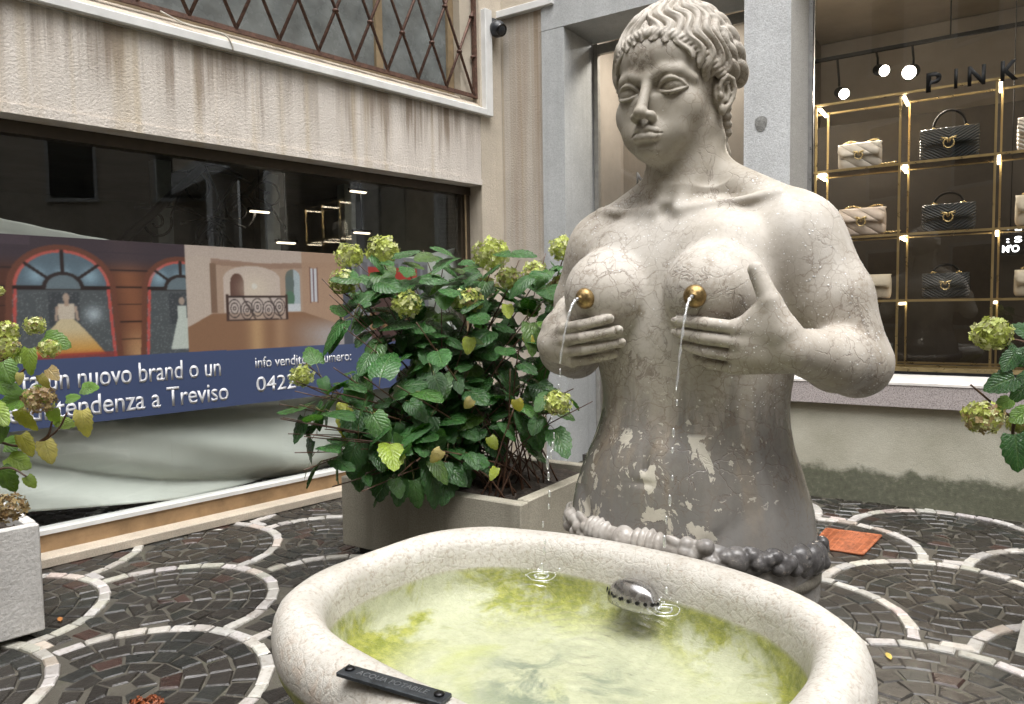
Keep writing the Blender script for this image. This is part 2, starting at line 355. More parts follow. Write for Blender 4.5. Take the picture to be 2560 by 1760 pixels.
for s, z, y, lab in ((-.80, 2.63, 1.2, 'glowing strip for the highest LED reflection in the bannered shop glass, near its right end'), (-1.86, 2.35, 1.2, 'short glowing strip for the LED reflection furthest left in the bannered shop glass'), (-.77, 2.23, 1.2, 'glowing strip for the LED reflection straight below the highest one in the bannered shop glass'), (-1.61, 2.09, 1.2, 'glowing strip for the LED reflection just above the banner photo of a hall')):
    t = thing('strip_reflection', lab, 'lamp', CX, YL, 'LED reflections in the bannered shop glass')
    b = MB(); b.box(s-.085, s+.085, y-.02, y+.02, z-.008, z+.006); b.build('glow_panel', m_strip, t)
    ld = bpy.data.lights.new('strip_fill_light', 'AREA'); ld.shape = 'RECTANGLE'; ld.size = .17; ld.size_y = .05; ld.energy = .15; ld.color = (1, .9, .74); lo = bpy.data.objects.new('strip_fill_light', ld); COL.objects.link(lo); lo.parent = t; lo.location = (s, y, z-.012)  # added fill light for the dark shop interior
    b = MB(); b.box(s-.1, s+.1, y-.03, y+.03, z+.007, z+.03); b.tube([(s, y, z+.03), (s, y, 2.75)], .004, 5); b.build('housing', m_black, t)

# drape hung behind the glass
_k = NT('grey_green_drape'); _c = _k.co(); _n = _k.noise(_c, 220, 3, .6)
_col = _k.ramp(_k.noise(_c, 2.2, 4), [(.3, (.58, .61, .56)), (.7, (.66, .69, .64))]); m_drape = _k.set(Base_Color=_col, Roughness=.9, Normal=_k.bump(_n, .1, .002))
NS, NZ = 170, 110
dv = []; df = []
for i in range(NS+1):
    s = -5.6+5.32*i/NS
    u_ = (s+1.95)/1.7; top = 1.865+.135*u_*u_*(1.0 if s < -1.95 else 1.45); top = min(top, 2.5)
    botz = .165+max(0, -(s+3.0))*.125
    for j in range(NZ+1):
        q = j/NZ; z = top+(botz-top)*q
        cat = z+.42*(s+2.0)*(1 if s < -2 else -.35)*(.35+.65*q)       # hanging folds swing down towards the middle of the cloth
        fold = (.16*abs(math.sin(5.2*cat+.9*math.sin(1.3*s)))**.8-.08)*(.25+.75*q)+.010*math.sin(19*cat+1.2*s)+.012*math.sin(31*s+4*z)*(1-q)**2
        dv.append((s, .36-fold, z))
for i in range(NS):
    for j in range(NZ): a = i*(NZ+1)+j; df.append((a, a+1, a+NZ+2, a+NZ+1))
b = MB(); b.add(dv, df, 0, True)
DR_ = b.build('window_drape', m_drape); DR_.location = CX; DR_.rotation_euler = (0, 0, YL)
sm_ = DR_.modifiers.new('thick', 'SOLIDIFY'); sm_.thickness = .003
tag(DR_, 'grey green cloth drape sagging in soft folds behind the printed banner', 'drape')

# ---------------------------------------------------------------- printed banner on the glass (a flat print: its picture is a colour map)
BS0, BS1, BZ0, BZ1 = -4.95, -.80, .80, 1.955
W_, H_ = 830, 232
SS, ZZ = np.meshgrid(np.linspace(BS0, BS1, W_), np.linspace(BZ0, BZ1, H_), indexing='ij')
IMG = np.zeros((W_, H_, 3)); _rn = RNG.random((W_, H_))
def srgb(*c): return np.array(c, float)/255
def put(mask, col, a=1.0):
    al = (np.asarray(mask, float)*a)[..., None]; IMG[:] = IMG*(1-al)+np.asarray(col)*al
def soft(v, a, b):
    t = np.clip((v-a)/(b-a), 0, 1); return t*t*(3-2*t)
def glow(s, z, rs, rz): return np.exp(-(((SS-s)/rs)**2+((ZZ-z)/rz)**2))
blue_top = 1.213-.006*(SS+4.05)
# left print: night facade of brick with lit arched windows
lean = (ZZ-1.2)*.10
row = np.floor((ZZ-1.2)/.112); fr_ = ((ZZ-1.2)/.112) % 1
wall = srgb(104, 62, 48)*np.ones_like(IMG); IMG[:] = wall
put(_rn > .5, srgb(96, 50, 34), .5); put(np.sin((ZZ)*520) > .3, srgb(84, 42, 30), .35)
for sc_, w_ in ((-3.30, .10), (-4.35, .09), (-4.9, .1)):
    pil = np.exp(-((SS-sc_-(-lean)*1.1)/w_)**2); put(pil, srgb(178, 112, 74), .75); put(pil*soft(ZZ, 1.45, 1.2), srgb(255, 214, 150), .6)
put((fr_ < .07), srgb(40, 22, 20), .9)
put(soft(ZZ, 1.72, 1.85), srgb(70, 62, 76), .85); put((ZZ > 1.9)*(SS < -3.9), srgb(96, 80, 92), .6)
for (cx_, hw, cut) in ((-3.735, .265, 1), (-3.02, .22, 0), (-4.66, .25, 1)):
    c_ = cx_; half = hw+(1.64-np.minimum(ZZ, 1.64))*.06; rr_ = np.hypot(SS-c_, np.maximum(ZZ-1.64, 0)*1.12)
    out = np.where(ZZ > 1.64, rr_ < hw+.035, np.abs(SS-c_) < half+.035); inn = np.where(ZZ > 1.64, rr_ < hw, np.abs(SS-c_) < half)
    put(out, srgb(128, 74, 56)); put(inn, srgb(92, 100, 104))
    put(inn*(ZZ > 1.64), srgb(104, 128, 144)); put(inn*(ZZ > 1.64)*(rr_ > hw-.018), srgb(226, 104, 92))
    for gs in (-.14, .0, .15): put(inn*np.exp(-(((SS-c_-gs)/.05)**2+((ZZ-1.72)/.05)**2)), srgb(178, 220, 240), .8)
    put(inn*(np.abs(ZZ-1.645) < .012), srgb(44, 30, 30)); put((rr_ < .105)*(ZZ > 1.64), srgb(120, 140, 150)); put((np.abs(rr_-.105) < .011)*(ZZ > 1.64), srgb(52, 40, 40))
    for an in (40, 90, 140):
        dd = np.abs((SS-c_)*math.sin(R(an))-(ZZ-1.64)*1.12*math.cos(R(an))); put(inn*(dd < .009)*(rr_ > .105)*(ZZ > 1.64)*(((SS-c_)*math.cos(R(an))+(ZZ-1.64)*math.sin(R(an))) > 0), srgb(48, 34, 34))
    put(inn*(np.abs(np.abs(SS-c_)-half+.012) < .009)*(ZZ < 1.64), srgb(226, 92, 84)); put(inn*(np.abs(SS-c_) < .085)*(ZZ < 1.62)*(ZZ > 1.4), srgb(70, 76, 82))
    put(inn*(ZZ < 1.62)*(_rn > .93), srgb(190, 196, 200), .7); put(inn*glow(c_+.16, 1.48, .05, .05), srgb(215, 235, 245), .8)
    if cut:     # mannequin in a pale bodice and a wide yellow to red skirt
        sk = np.clip((1.46-ZZ)/.24, 0, 1); wd = .03+.19*sk**.9
        put((np.abs(SS-c_-.01) < wd)*(ZZ < 1.47)*(ZZ > 1.225)*inn, srgb(240, 222, 176)); put((np.abs(SS-c_-.01) < wd)*(ZZ < 1.47)*(ZZ > 1.225)*inn*soft(sk, .2, 1.0), srgb(240, 172, 70)); put((np.abs(SS-c_-.01) < wd)*(ZZ > 1.225)*inn*soft(sk, .78, 1.05), srgb(214, 80, 62), .85)
        put((np.abs(SS-c_-.01) < .045)*(np.abs(ZZ-1.50) < .045), srgb(236, 222, 200)); put((np.hypot((SS-c_-.01)/.018, (ZZ-1.585)/.028) < 1), srgb(205, 180, 160)); put((np.abs(SS-c_-.01) < .012)*(np.abs(ZZ-1.555) < .02), srgb(200, 172, 150))
        for sg in (-1, 1): put((np.abs(SS-c_-.01-sg*(.05+(1.53-ZZ)*.12)) < .008)*(ZZ < 1.535)*(ZZ > 1.44), srgb(206, 180, 160))
        put((ZZ < 1.245)*inn, srgb(178, 60, 58), .7)
    else:
        for ms, mz in ((.0, 0), (.10, -.05)):
            put((np.abs(SS-c_-ms) < .03+.05*np.clip((1.45+mz-ZZ)/.2, 0, 1))*(ZZ < 1.53+mz)*(ZZ > 1.23)*inn, srgb(225, 238, 228)); put(np.hypot((SS-c_-ms)/.02, (ZZ-1.56-mz)/.027) < 1, srgb(196, 176, 160))
# middle print: bright empty hall with arches and a scrolled balustrade
S0, S1 = -2.985, -1.715
hx = (SS-S0)/(S1-S0); hz_ = (ZZ-blue_top)/(1.95-blue_top); IN = (SS > S0)*(SS < S1)
hall = srgb(212, 182, 160)*np.ones_like(IMG); 
put(IN, srgb(206, 176, 152)); put(IN*(hz_ > .86+.0*hx), srgb(224, 206, 192)); put(IN*(hz_ > .80+.1*np.abs(hx-.45))*(hz_ < .86+.1*np.abs(hx-.45)), srgb(176, 140, 118), .8)
put(IN*(hx < .14)*(hz_ < .9)*(hz_ > .30-.12*(1-hx/.14)), srgb(226, 208, 192)); put(IN*(np.abs(hx-.15) < .018)*(hz_ > .36)*(hz_ < .84), srgb(150, 118, 96))
arch_ = IN*np.where(hz_ > .70, np.hypot((hx-.385)/.175, (hz_-.70)/.13) < 1, np.abs(hx-.385) < .175)*(hz_ > .36); put(arch_, srgb(232, 214, 200))
put(IN*(np.where(hz_ > .66, np.hypot((hx-.29)/.04, (hz_-.66)/.09), np.abs(hx-.29)/.04) < 1)*(hz_ > .52), srgb(104, 66, 56))
put(IN*np.exp(-(((hx-.395)/.10)**2+((hz_-.60)/.14)**2)), srgb(255, 240, 214), .75); put(IN*(np.hypot((hx-.395)/.018, (hz_-.625)/.03) < 1), srgb(255, 252, 240))
dr = IN*(np.where(hz_ > .72, np.hypot((hx-.645)/.05, (hz_-.72)/.09), np.abs(hx-.645)/.05) < 1)*(hz_ > .36); put(dr, srgb(196, 214, 222)); put(dr*(hx < .652), srgb(120, 130, 122)); put(dr*(np.hypot((hx-.625)/.03, (hz_-.66)/.08) < 1), srgb(112, 128, 126)); put(dr*(np.hypot((hx-.625)/.03, (hz_-.50)/.08) < 1), srgb(96, 140, 112)); put(dr*(hz_ < .44), srgb(232, 240, 246))
put(IN*(hx > .71)*(hz_ > .32-.62*(hx-.71)), srgb(204, 166, 136), .9)
put(IN*(np.abs(hx-.79) < .022)*(hz_ > .46)*(hz_ < .83), srgb(236, 242, 250)); put(IN*(np.abs(hx-.79) < .004)*(hz_ > .46)*(hz_ < .83), srgb(120, 80, 90)); put(IN*(np.abs(np.abs(hx-.79)-.026) < .004)*(hz_ > .45)*(hz_ < .84), srgb(140, 96, 84))
fl = IN*(hz_ < np.where(hx > .71, .355-.52*(hx-.71), .355)-np.where(hx < .14, (.14-hx)*.9, 0)); put(fl, srgb(168, 124, 92)); put(fl*soft(hx+hz_*.2, .55, .95)*soft(.36-hz_, .0, .25), srgb(214, 218, 226), .85); put(fl*np.exp(-((hx-.40)/.05)**2), srgb(255, 212, 150), .65); put(fl*np.exp(-((hx-.55)/.04)**2), srgb(246, 206, 160), .4); put(fl*(_rn > .6), srgb(150, 108, 80), .25)
bal = IN*(hx > .225)*(hx < .60)*(hz_ > .285)*(hz_ < .515); put(bal*1.0, srgb(226, 214, 208), .55)
for cx_, cz_ in ((.27, .40), (.345, .38), (.41, .41), (.48, .38), (.55, .41)):
    q_ = np.hypot((hx-cx_)/.036, (hz_-cz_)/.085); put(bal*(np.abs((q_ % .42)-.2) < .06)*(q_ < 1.25), srgb(60, 48, 48), .9)
put(bal*(np.abs(np.sin((hx*19+hz_*6.5))) < .12), srgb(66, 52, 50), .7); put(IN*(hx > .22)*(hx < .605)*(np.abs(hz_-.518) < .010), srgb(64, 46, 44)); put(IN*(np.abs(hz_-.285) < .006)*(hx > .23)*(hx < .60), srgb(74, 56, 52))
for px_ in (.228, .598): put(IN*(np.abs(hx-px_) < .008)*(hz_ > .28)*(hz_ < .54), srgb(80, 56, 50))
# right print: grey street front with a red awning
RT = (SS >= S1); rx = (SS-S1)/(BS1-S1)
put(RT, srgb(120, 122, 128)); put(RT*(np.sin(rx*70) > .55), srgb(176, 182, 190), .7); put(RT*(ZZ > 1.70)*(ZZ < 1.86)*(rx > .28)*(rx < .86), srgb(206, 66, 54)); put(RT*(ZZ < 1.70)*(rx > .3)*(rx < .84), srgb(92, 66, 62)); put(RT*(ZZ < 1.45)*(ZZ > 1.3)*(np.sin(rx*44) > 0), srgb(196, 150, 90), .7); put(RT*(rx < .1), srgb(86, 92, 106)); put(RT*(ZZ > 1.9), srgb(150, 156, 160))
IMG[:] = IMG*.86+(IMG.mean(-1, keepdims=True)*.55+.20*.45)*.14
for _q in range(2): IMG[1:-1, 1:-1] = (IMG[1:-1, 1:-1]*4+IMG[:-2, 1:-1]+IMG[2:, 1:-1]+IMG[1:-1, :-2]+IMG[1:-1, 2:])/8
IMG *= (.96+.08*_rn[..., None])
put(ZZ < blue_top, srgb(62, 74, 106)); put((ZZ < blue_top)*(SS > -2.2), srgb(70, 82, 116), .6)
IMG[ZZ >= blue_top] *= .80
lin = np.where(IMG <= .04045, IMG/12.92, ((np.clip(IMG, 0, 1)+.055)/1.055)**2.4)
me = bpy.data.meshes.new('printed_picture'); tilt = -.012*(SS+4.05)*(ZZ > 1.5)*(ZZ-1.5)/.45
vv = np.stack([SS, np.full_like(SS, .192), ZZ+np.clip(tilt, -.06, .02)], -1).reshape(-1, 3)
ii = (np.arange(W_-1)[:, None]*H_+np.arange(H_-1)[None]).ravel(); ff = np.stack([ii, ii+H_, ii+H_+1, ii+1], -1)
me.vertices.add(len(vv)); me.vertices.foreach_set('co', vv.ravel().astype('f4')); me.loops.add(ff.size); me.loops.foreach_set('vertex_index', ff.ravel().astype('i4')); me.polygons.add(len(ff)); me.polygons.foreach_set('loop_start', np.arange(0, ff.size, 4, dtype='i4')); me.update(calc_edges=True)
ca = me.color_attributes.new('print', 'FLOAT_COLOR', 'POINT'); ca.data.foreach_set('color', np.c_[lin.reshape(-1, 3), np.ones(len(vv))].ravel().astype('f4'))
_k = NT('printed_film'); _a = _k.n('Attribute', attribute_name='print'); m_print = _k.set(Base_Color=_a.outputs['Color'], Roughness=.45, Normal=_k.bump(_k.noise(_k.co(), 7, 2), .05, .01)); me.materials.append(m_print)
BN = thing('advertising_banner', 'printed banner with arched windows and white words on blue, stuck on the shop glass', 'banner', CX, YL)
link('printed_picture', me, BN)
def bt(body, x0, x1, z, cap): text_part('lettering', body, m_letter_white, BN, x0, x1, z, cap, .1905, .0004, .010)
bt('orta un nuovo brand o un', -4.105, -2.764, 1.028, .135); bt('P', -4.185, -4.12, 1.028, .135); bt('locale di tendenza a Treviso', -4.32, -2.715, .85, .135)
bt('info vendite al numero:', -2.50, -1.652, 1.062, .082); bt('0422', -2.497, -2.17, .884, .115)

# ================================================================ right building: boutique
RB = thing('boutique_building', 'grey stone framed boutique building with black letters on its window and brass shelves inside', 'building', CX, YRr)
b = MB(); b.box(-.1, .465, 0, .5, 0, 4.17); b.build('wall', m_stainwall, RB)
b = MB(); b.box(-.4, 12, .02, .5, 4.4, 9.5); b.box(-.1, .465, .01, .5, 4.24, 4.4); b.build('upper_wall', m_upper, RB)
b = MB(); b.box(-.19, .6, -.055, .05, 4.172, 4.24, bev=.006); b.build('string_course', m_white, RB)
b = MB(); b.box(.465, .695, -.02, .56, 0, 3.962); b.build('door_jamb', m_jamb, RB)
b = MB(); b.box(.465, 12, -.022, .56, 3.966, 4.4); b.build('lintel', m_jamb, RB)
def pillar(t0, t1):
    b = MB(); b.box(t0, t1, -.02, .21, 0, 3.964); b.add([(t1, -.018, 0), (t1+.09, .2, 0), (t1+.09, .2, 3.963), (t1, -.018, 3.963)], [(0, 1, 2, 3)], 1)
    p = b.build('pillar', [m_pillar, m_reveal], RB)
    b = MB(); b.box(t1+.085, t1+.115, .185, .23, .97, 3.96); b.box(t1+.116, t1+.122, .19, .225, .97, 3.96, 1); b.build('window_stile', [plain('grey_steel_stile', (.35, .35, .34), .35, .6), m_black], RB)
pillar(2.293, 2.641); pillar(5.3, 5.65); pillar(8.3, 8.65)
# drilled hole patch on the first pillar
b = MB(); ring = []
for r_, d_ in ((.058, 0), (.05, .006), (.035, .009), (.0, .011)): ring.append([(2.425+r_*(1+.12*math.sin(3*a))*math.cos(a)*.8, -.021-(.003 if d_ == 0 else 0)-d_*.6, 2.86+r_*(1+.1*math.cos(2*a))*math.sin(a)*1.1) for a in np.linspace(0, 2*math.pi, 20, False)])
b.rings(ring, 0, True, False, False); b.build('mortar_patch', stone('patch_mortar', (.27, .27, .255), .9, 60, .6, .8, 14), RB)
def window(t0, t1):
    s_ = MB(); s_.box(t0, t1, .17, .24, .965, .992); s_.box(t0, t1, .165, .25, .945, .964, 1)
    f = s_.build('shop_window', [plain('satin_brass_frame', (.42, .33, .17), .35, .8), m_black], RB)
    b = MB(); b.add([(t0, .2, .98), (t1, .2, .98), (t1, .2, 3.966), (t0, .2, 3.966)], [(0, 1, 2, 3)]); b.build('pane', m_glass_dark, f)
    b = MB(); b.add([(t0, -.058, .9), (t1, -.058, .9), (t1, .18, .945), (t0, .18, .945), (t0, -.06, .885), (t1, -.06, .885)], [(0, 1, 2, 3), (4, 5, 1, 0)]); b.build('sill_top', m_marble, RB)
    b = MB(); b.box(t0, t1, -.055, .2, .727, .886); b.build('sill_front', m_granite, RB)
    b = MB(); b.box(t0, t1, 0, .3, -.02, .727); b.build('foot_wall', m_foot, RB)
window(2.641, 5.3); window(5.65, 8.3)
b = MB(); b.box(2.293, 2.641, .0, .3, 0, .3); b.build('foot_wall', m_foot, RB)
# door between jamb and first pillar
d = MB(); d.box(.70, .745, .545, .60, 0, 3.96); d.box(2.25, 2.30, .545, .60, 0, 3.96); d.box(1.30, 1.35, .56, .60, 0, 3.2) if False else None; d.box(.745, 2.25, .55, .595, 3.86, 3.95); d.box(.745, 2.25, .55, .595, 0, .12)
d = d.build('shop_door', plain('light_grey_door_frame', (.33, .32, .295), .4, .3), RB)
b = MB(); b.add([(.745, .57, .1), (2.25, .57, .1), (2.25, .57, 3.9), (.745, .57, 3.9)], [(0, 1, 2, 3)]); b.build('pane', m_glass_dark, d)
b = MB(); b.box(2.26, 2.293, .21, .56, 0, 3.964); b.build('door_reveal', m_reveal, RB)
text_part('door_lettering', 'N', m_grey_letter, d, 1.13, 1.23, 2.55, .17, .566, .002, .02)
# interior
b = MB(); b.box(2.35, 8.6, 2.6, 2.7, 0, 4.19); b.box(.6, 2.35, 1.3, 1.4, 0, 4.19); b.box(2.30, 2.345, .61, 2.7, 0, 4.19); b.box(.55, .66, .61, 1.5, 0, 4.19); b.box(8.5, 8.6, .6, 2.6, 0, 4.19); b.build('interior_wall', m_intbrown, RB)
b = MB(); b.box(.5, 8.6, .25, 4.2, 4.2, 4.3); b.build('interior_ceiling', m_inttaupe, RB)
b = MB(); b.box(.5, 8.6, .26, 4.2, 0, .06); b.build('interior_floor', m_intfloor, RB)
b = MB(); b.box(2.66, 8.3, .25, 1.05, .06, .95); b.build('window_platform', plain('dark_display_platform', (.05, .042, .036), .4), RB)
b = MB(); b.box(2.36, 5.2, 1.15, 1.2, .06, 3.02); b.build('back_panel', plain('near_black_back_panel', (.034, .028, .023), .5), RB)
# window lettering
t_ = [('P', 3.520, 3.615), ('I', 3.692, 3.713), ('N', 3.772, 3.878), ('K', 3.963, 4.065), ('O', 4.12, 4.25)]
for ch, x0, x1 in t_: text_part('window_letter', ch, m_black, RB, x0, x1, 2.965, .133, .198, .0015, .032)

# brass display shelves
m_brass = plain('brushed_brass', (.52, .40, .20), .34, .85, .05, 6)
m_led = emit('warm_led', (1.0, .84, .60), 6.0)
m_shelfglass = pane_glass('smoked_shelf', (.55, .5, .45), .02)
SH = thing('display_shelving', 'tall brass tube shelving with glowing LED joints inside the boutique window', 'shelving', CX, YRr)
TF = [2.735, 3.334, 3.943, 4.55, 5.15]; ZR = [3.04, 2.516, 1.985, 1.482, .985]
for t in TF:
    b = MB(); b.box(t-.008, t+.008, .442, .458, .96, 3.05); b.build('post', m_brass, SH)
    b = MB(); b.box(t+.026, t+.040, .744, .758, .96, 3.05); b.build('post', m_brass, SH)
for z in ZR:
    b = MB(); b.box(2.68, 5.2, .432, .446, z-.009, z+.009); b.build('rail', m_brass, SH)
    b = MB(); b.box(2.68, 5.2, .755, .768, z-.008, z+.008); b.build('rail', m_brass, SH)
    if z < 3 and z > 1: b = MB(); b.box(2.68, 5.2, .455, .75, z-.003, z+.005); b.build('shelf_board', m_shelfglass, SH)
    if z > 1:
        for t in TF: b = MB(); b.box(t+.012, t+.032, .47, .735, z-.032, z-.014); b.build('led_bar', m_led, SH)
# handbags
def leather(name, col, ang, pitch, chev=False):
    k = NT(name); c = k.co(); x = k.xyz(c)
    a = k.math('ABSOLUTE', x[0]) if chev else x[0]
    ph = k.math('ADD', k.math('MULTIPLY', a, ang), x[2]); wv = k.math('ABSOLUTE', k.math('SINE', k.math('MULTIPLY', ph, math.pi/pitch)))
    h = k.math('POWER', wv, .5)
    k.set(Base_Color=k.ramp(k.noise(c, 40, 3), [(.3, tuple(v*.9 for v in col)), (.7, col)]), Roughness=.38, Normal=k.bump(h, .9, .012)); return k.m
m_wbag = leather('white_quilted_leather', (.72, .68, .62), .75, .085); m_pbag = leather('blush_quilted_leather', (.70, .60, .52), .7, .095); m_bbag = leather('black_chevron_leather', (.016, .022, .028), -.62, .022, True); m_cbag = leather('cream_smooth_leather', (.70, .64, .52), 0, 3.0); m_wchev = leather('white_chevron_leather', (.70, .67, .62), -.62, .03, True)
m_gold = plain('pale_gold_metal', (.72, .58, .30), .25, .95)
def pillow(b, w, h, d, z0=0.0, puff=.25, n=14, y0=0.0):
    rings = []
    for j in range(n+1):
        t = j/n; z = z0+h*t; e = 1-abs(2*t-1)**6*.10; dd = d*(.55+.45*math.sin(math.pi*min(max(t*.9+.05, 0), 1)))*(1-.45*t*t); ring = []
        for k in range(24):
            a = 2*math.pi*k/24; ca_, sa_ = math.cos(a), math.sin(a); ex = .28
            ring.append((w/2*e*math.copysign(abs(ca_)**ex, ca_), y0+dd/2*math.copysign(abs(sa_)**.7, sa_), z+.006*ca_*math.sin(3*t)))
        rings.append(ring)
    b.rings(rings)
def handbag(label, t, z, w, h, mat, handle=0.0, emblem=True, chain=False, rz=0.0, flap=.5):
    g = thing('handbag', label, 'handbag', (0, 0, 0), 0, 'handbags on the brass shelves'); g.parent = None
    M_ = Matrix.Translation(CX) @ Matrix.Rotation(YRr, 4, 'Z') @ Matrix.Translation((t, .6, z+.006)) @ Matrix.Rotation(rz, 4, 'Z'); g.matrix_world = M_
    d = h*.48
    b = MB(); pillow(b, w, h*.97, d); b.build('body', mat, g)
    b = MB(); rings = []
    for j in range(9):                       # flap folding over the top and down the front
        a = j/8
        if a < .35: y, zz = lerp(d*.18, -d*.22, a/.35), h*(1.0+.012*math.sin(a*9))
        else: q = (a-.35)/.65; y, zz = -d*(.22+.30*math.sin(q*1.57)), h*(1-q*flap)
        ww = w*.985*(1-.10*max(0, a-.75)/.25)
        rings.append([(-ww/2+ww*k/10, y-.012*math.sin(math.pi*k/10)-.004, zz-(.02*abs(2*k/10-1)**3 if a > .9 else 0)) for k in range(11)])
    vs = [p for r in rings for p in r]; fs = [(i*11+k, i*11+k+1, (i+1)*11+k+1, (i+1)*11+k) for i in range(8) for k in range(10)]
    b.add(vs, fs, 0, True); fo = b.build('flap', mat, g); so_ = fo.modifiers.new('t', 'SOLIDIFY'); so_.thickness = .008
    if emblem:                              # ring clasp with two facing birds
        s_ = w*.11; zc = h*(1-flap)+.004; yc = -d*.56-.012
        b = MB(); b.tube([(s_*.8*math.cos(a), yc, zc-.2*s_+s_*.85*math.sin(a)) for a in np.linspace(R(135), R(405), 18)], s_*.14, 6)
        for sg in (-1, 1):
            b.tube(cr_path([(sg*s_*.12, yc-.002, zc+.05*s_), (sg*s_*.30, yc-.004, zc+.5*s_), (sg*s_*.75, yc-.002, zc+.72*s_), (sg*s_*1.25, yc, zc+.95*s_)], 4), [s_*.05, s_*.12, s_*.18, s_*.22, s_*.22, s_*.22, s_*.2, s_*.17, s_*.13, s_*.1, s_*.07, s_*.04, s_*.02][:13], 6)
            b.tube([(sg*s_*.6, yc, zc+.6*s_), (sg*s_*1.25, yc, zc+.55*s_)], [s_*.14, s_*.02], 6)
            b.tube([(sg*s_*.22, yc-.003, zc+.38*s_), (sg*s_*.10, yc-.003, zc-.25*s_)], [s_*.16, s_*.03], 6)
        b.build('clasp', m_gold, g)
    if handle:
        b = MB(); hw = w*.27; b.tube([(-hw*math.cos(a), 0, h*1.0+handle*math.sin(a)) for a in np.linspace(0, math.pi, 16)], .009, 8); hd = b.build('handle', m_black if mat is m_bbag else mat, g)
        for sg in (-1, 1): b = MB(); b.tube([(sg*hw-.02, 0, h*1.0), (sg*hw+.02, 0, h*1.0+.004)], .007, 6); b.sphere((sg*hw, 0, h+.008), .011, 8, 6); b.build('handle_ring', m_gold, hd)
    if chain:
        b = MB()
        for q in range(26):
            a = q/25; x = lerp(-w*.36, w*.40, a); b.sphere((x, .01+.008*(q % 2), h*1.0+.012+.012*math.sin(a*9)), (.011, .006, .007), 6, 4)
        b.build('chain', m_gold, g); b = MB()
        for q in range(10): b.sphere((w*.48+.012*q, -.04-.004*q, .012+.004*(q % 2)), (.011, .007, .006), 6, 4)
        b.build('chain_end', m_gold, g)
    return g
handbag('white quilted handbag with gold bird clasp on the top left shelf behind the statue head', 3.035, 2.53, .32, .20, m_wbag, 0, True, True)
handbag('black chevron handbag with tall arched handle below the letters', 3.65, 2.53, .39, .235, m_bbag, .13)
handbag('white quilted handbag half hidden by the statue shoulder, chain trailing on the shelf', 3.06, 2.0, .345, .215, m_pbag, 0, True, True)
handbag('black chevron handbag with thin arched handle on the middle shelf', 3.655, 2.0, .355, .20, m_bbag, .085)
handbag('small smooth cream handbag peeping out beside the statue arm', 3.16, 1.495, .235, .19, m_cbag, 0, False)
handbag('small black chevron handbag with low handle on the lowest shelf', 3.645, 1.495, .315, .185, m_bbag, .065)
handbag('white chevron handbag beside the black bag with the tallest handle, under the letter K', 4.24, 2.53, .34, .24, m_wchev, 0, False)
handbag('plain white handbag with chain just above the reflected black sign with white letters', 4.24, 2.0, .34, .22, m_cbag, 0, False, True)
handbag('cream handbag with chain just below the reflected black sign with white letters', 4.24, 1.495, .33, .19, m_cbag, 0, False, True)
# spot lamps and track
m_spot = emit('spot_lamp_glow', (1.0, .93, .84), 14.0)
TK = thing('lamp_track', 'thin dark ceiling track for spot lamps inside the boutique window', 'lamp track', CX, YRr)
b = MB(); b.box(2.2, 5.2, 1.38, 1.41, 3.66, 3.69); b.box(2.4, 2.43, .5, 1.38, 3.665, 3.685); b.build('rail', m_black, TK)
b = MB()
for t in (2.5, 3.6, 4.8): b.tube([(t, 1.395, 3.69), (t, 1.395, 4.2)], .006, 6)
b.build('hanger', m_black, TK)
for t, y, z, r_, dv_, lab in ((3.297, 1.4, 3.44, .062, (-.2, -1, -.35), 'largest round spot lamp shining straight out of the boutique window'), (3.105, 1.4, 3.49, .05, (.55, -.75, -.35), 'tilted spot lamp left of the largest one in the boutique window'), (2.78, 1.4, 3.345, .05, (.5, -.8, -.4), 'lowest spot lamp beside the window edge at the far left')):
    g = thing('spot_lamp', lab, 'lamp', CX, YRr, 'spot lamps inside the boutique')
    dd = Vector(dv_).normalized(); c0 = Vector((t, y, z)); q = dd.to_track_quat('Z', 'Y').to_matrix().to_4x4()
    b = MB(); b.lathe([(.0, .001), (r_*.9, .001)], 24, cap0=False, cap1=False); o = b.build('lens', m_spot, g); o.matrix_local = Matrix.Translation(c0) @ q
    b = MB(); b.lathe([(r_, .006), (r_*1.02, -.01), (r_*.9, -.12), (r_*.5, -.16)], 24, cap0=False); o = b.build('housing', m_black, g); o.matrix_local = Matrix.Translation(c0) @ q
    e_ = c0-dd*.12; b = MB(); b.tube([tuple(e_), (e_.x, e_.y, e_.z+.10), (e_.x, 1.395, 3.66)], .01, 6); b.build('arm', m_black, g)
    ld = bpy.data.lights.new('spot_lamp_light', 'SPOT'); ld.energy = 75; ld.spot_size = R(150); ld.color = (1, .9, .76); ld.shadow_soft_size = .05
    lo = bpy.data.objects.new('spot_lamp_light', ld); COL.objects.link(lo); lo.parent = g; lo.matrix_local = Matrix.Translation(c0+dd*.02) @ (-dd).to_track_quat('Z', 'Y').to_matrix().to_4x4()
# added fill light above the shop entrance, no lamp is seen there
g = thing('entrance_fill', 'round unseen fill light added inside the shop entrance behind the statue head', 'lamp', CX, YRr)
b = MB(); b.lathe([(.0, .0), (.14, .0)], 28, (1.4, .95, 4.165), 0, False, False); b.build('glow_panel', emit('entrance_fill_glow', (1, .88, .72), 2.0), g)
b = MB(); b.lathe([(.15, -.005), (.16, .0), (.16, .033)], 28, (1.4, .95, 4.165), 0, False, True); b.build('rim', m_black, g)
ld = bpy.data.lights.new('entrance_fill_light', 'AREA'); ld.shape = 'DISK'; ld.size = .26; ld.energy = 15; ld.color = (1, .95, .88); lo = bpy.data.objects.new('entrance_fill_light', ld); COL.objects.link(lo); lo.parent = g; lo.location = (1.4, .95, 4.15)
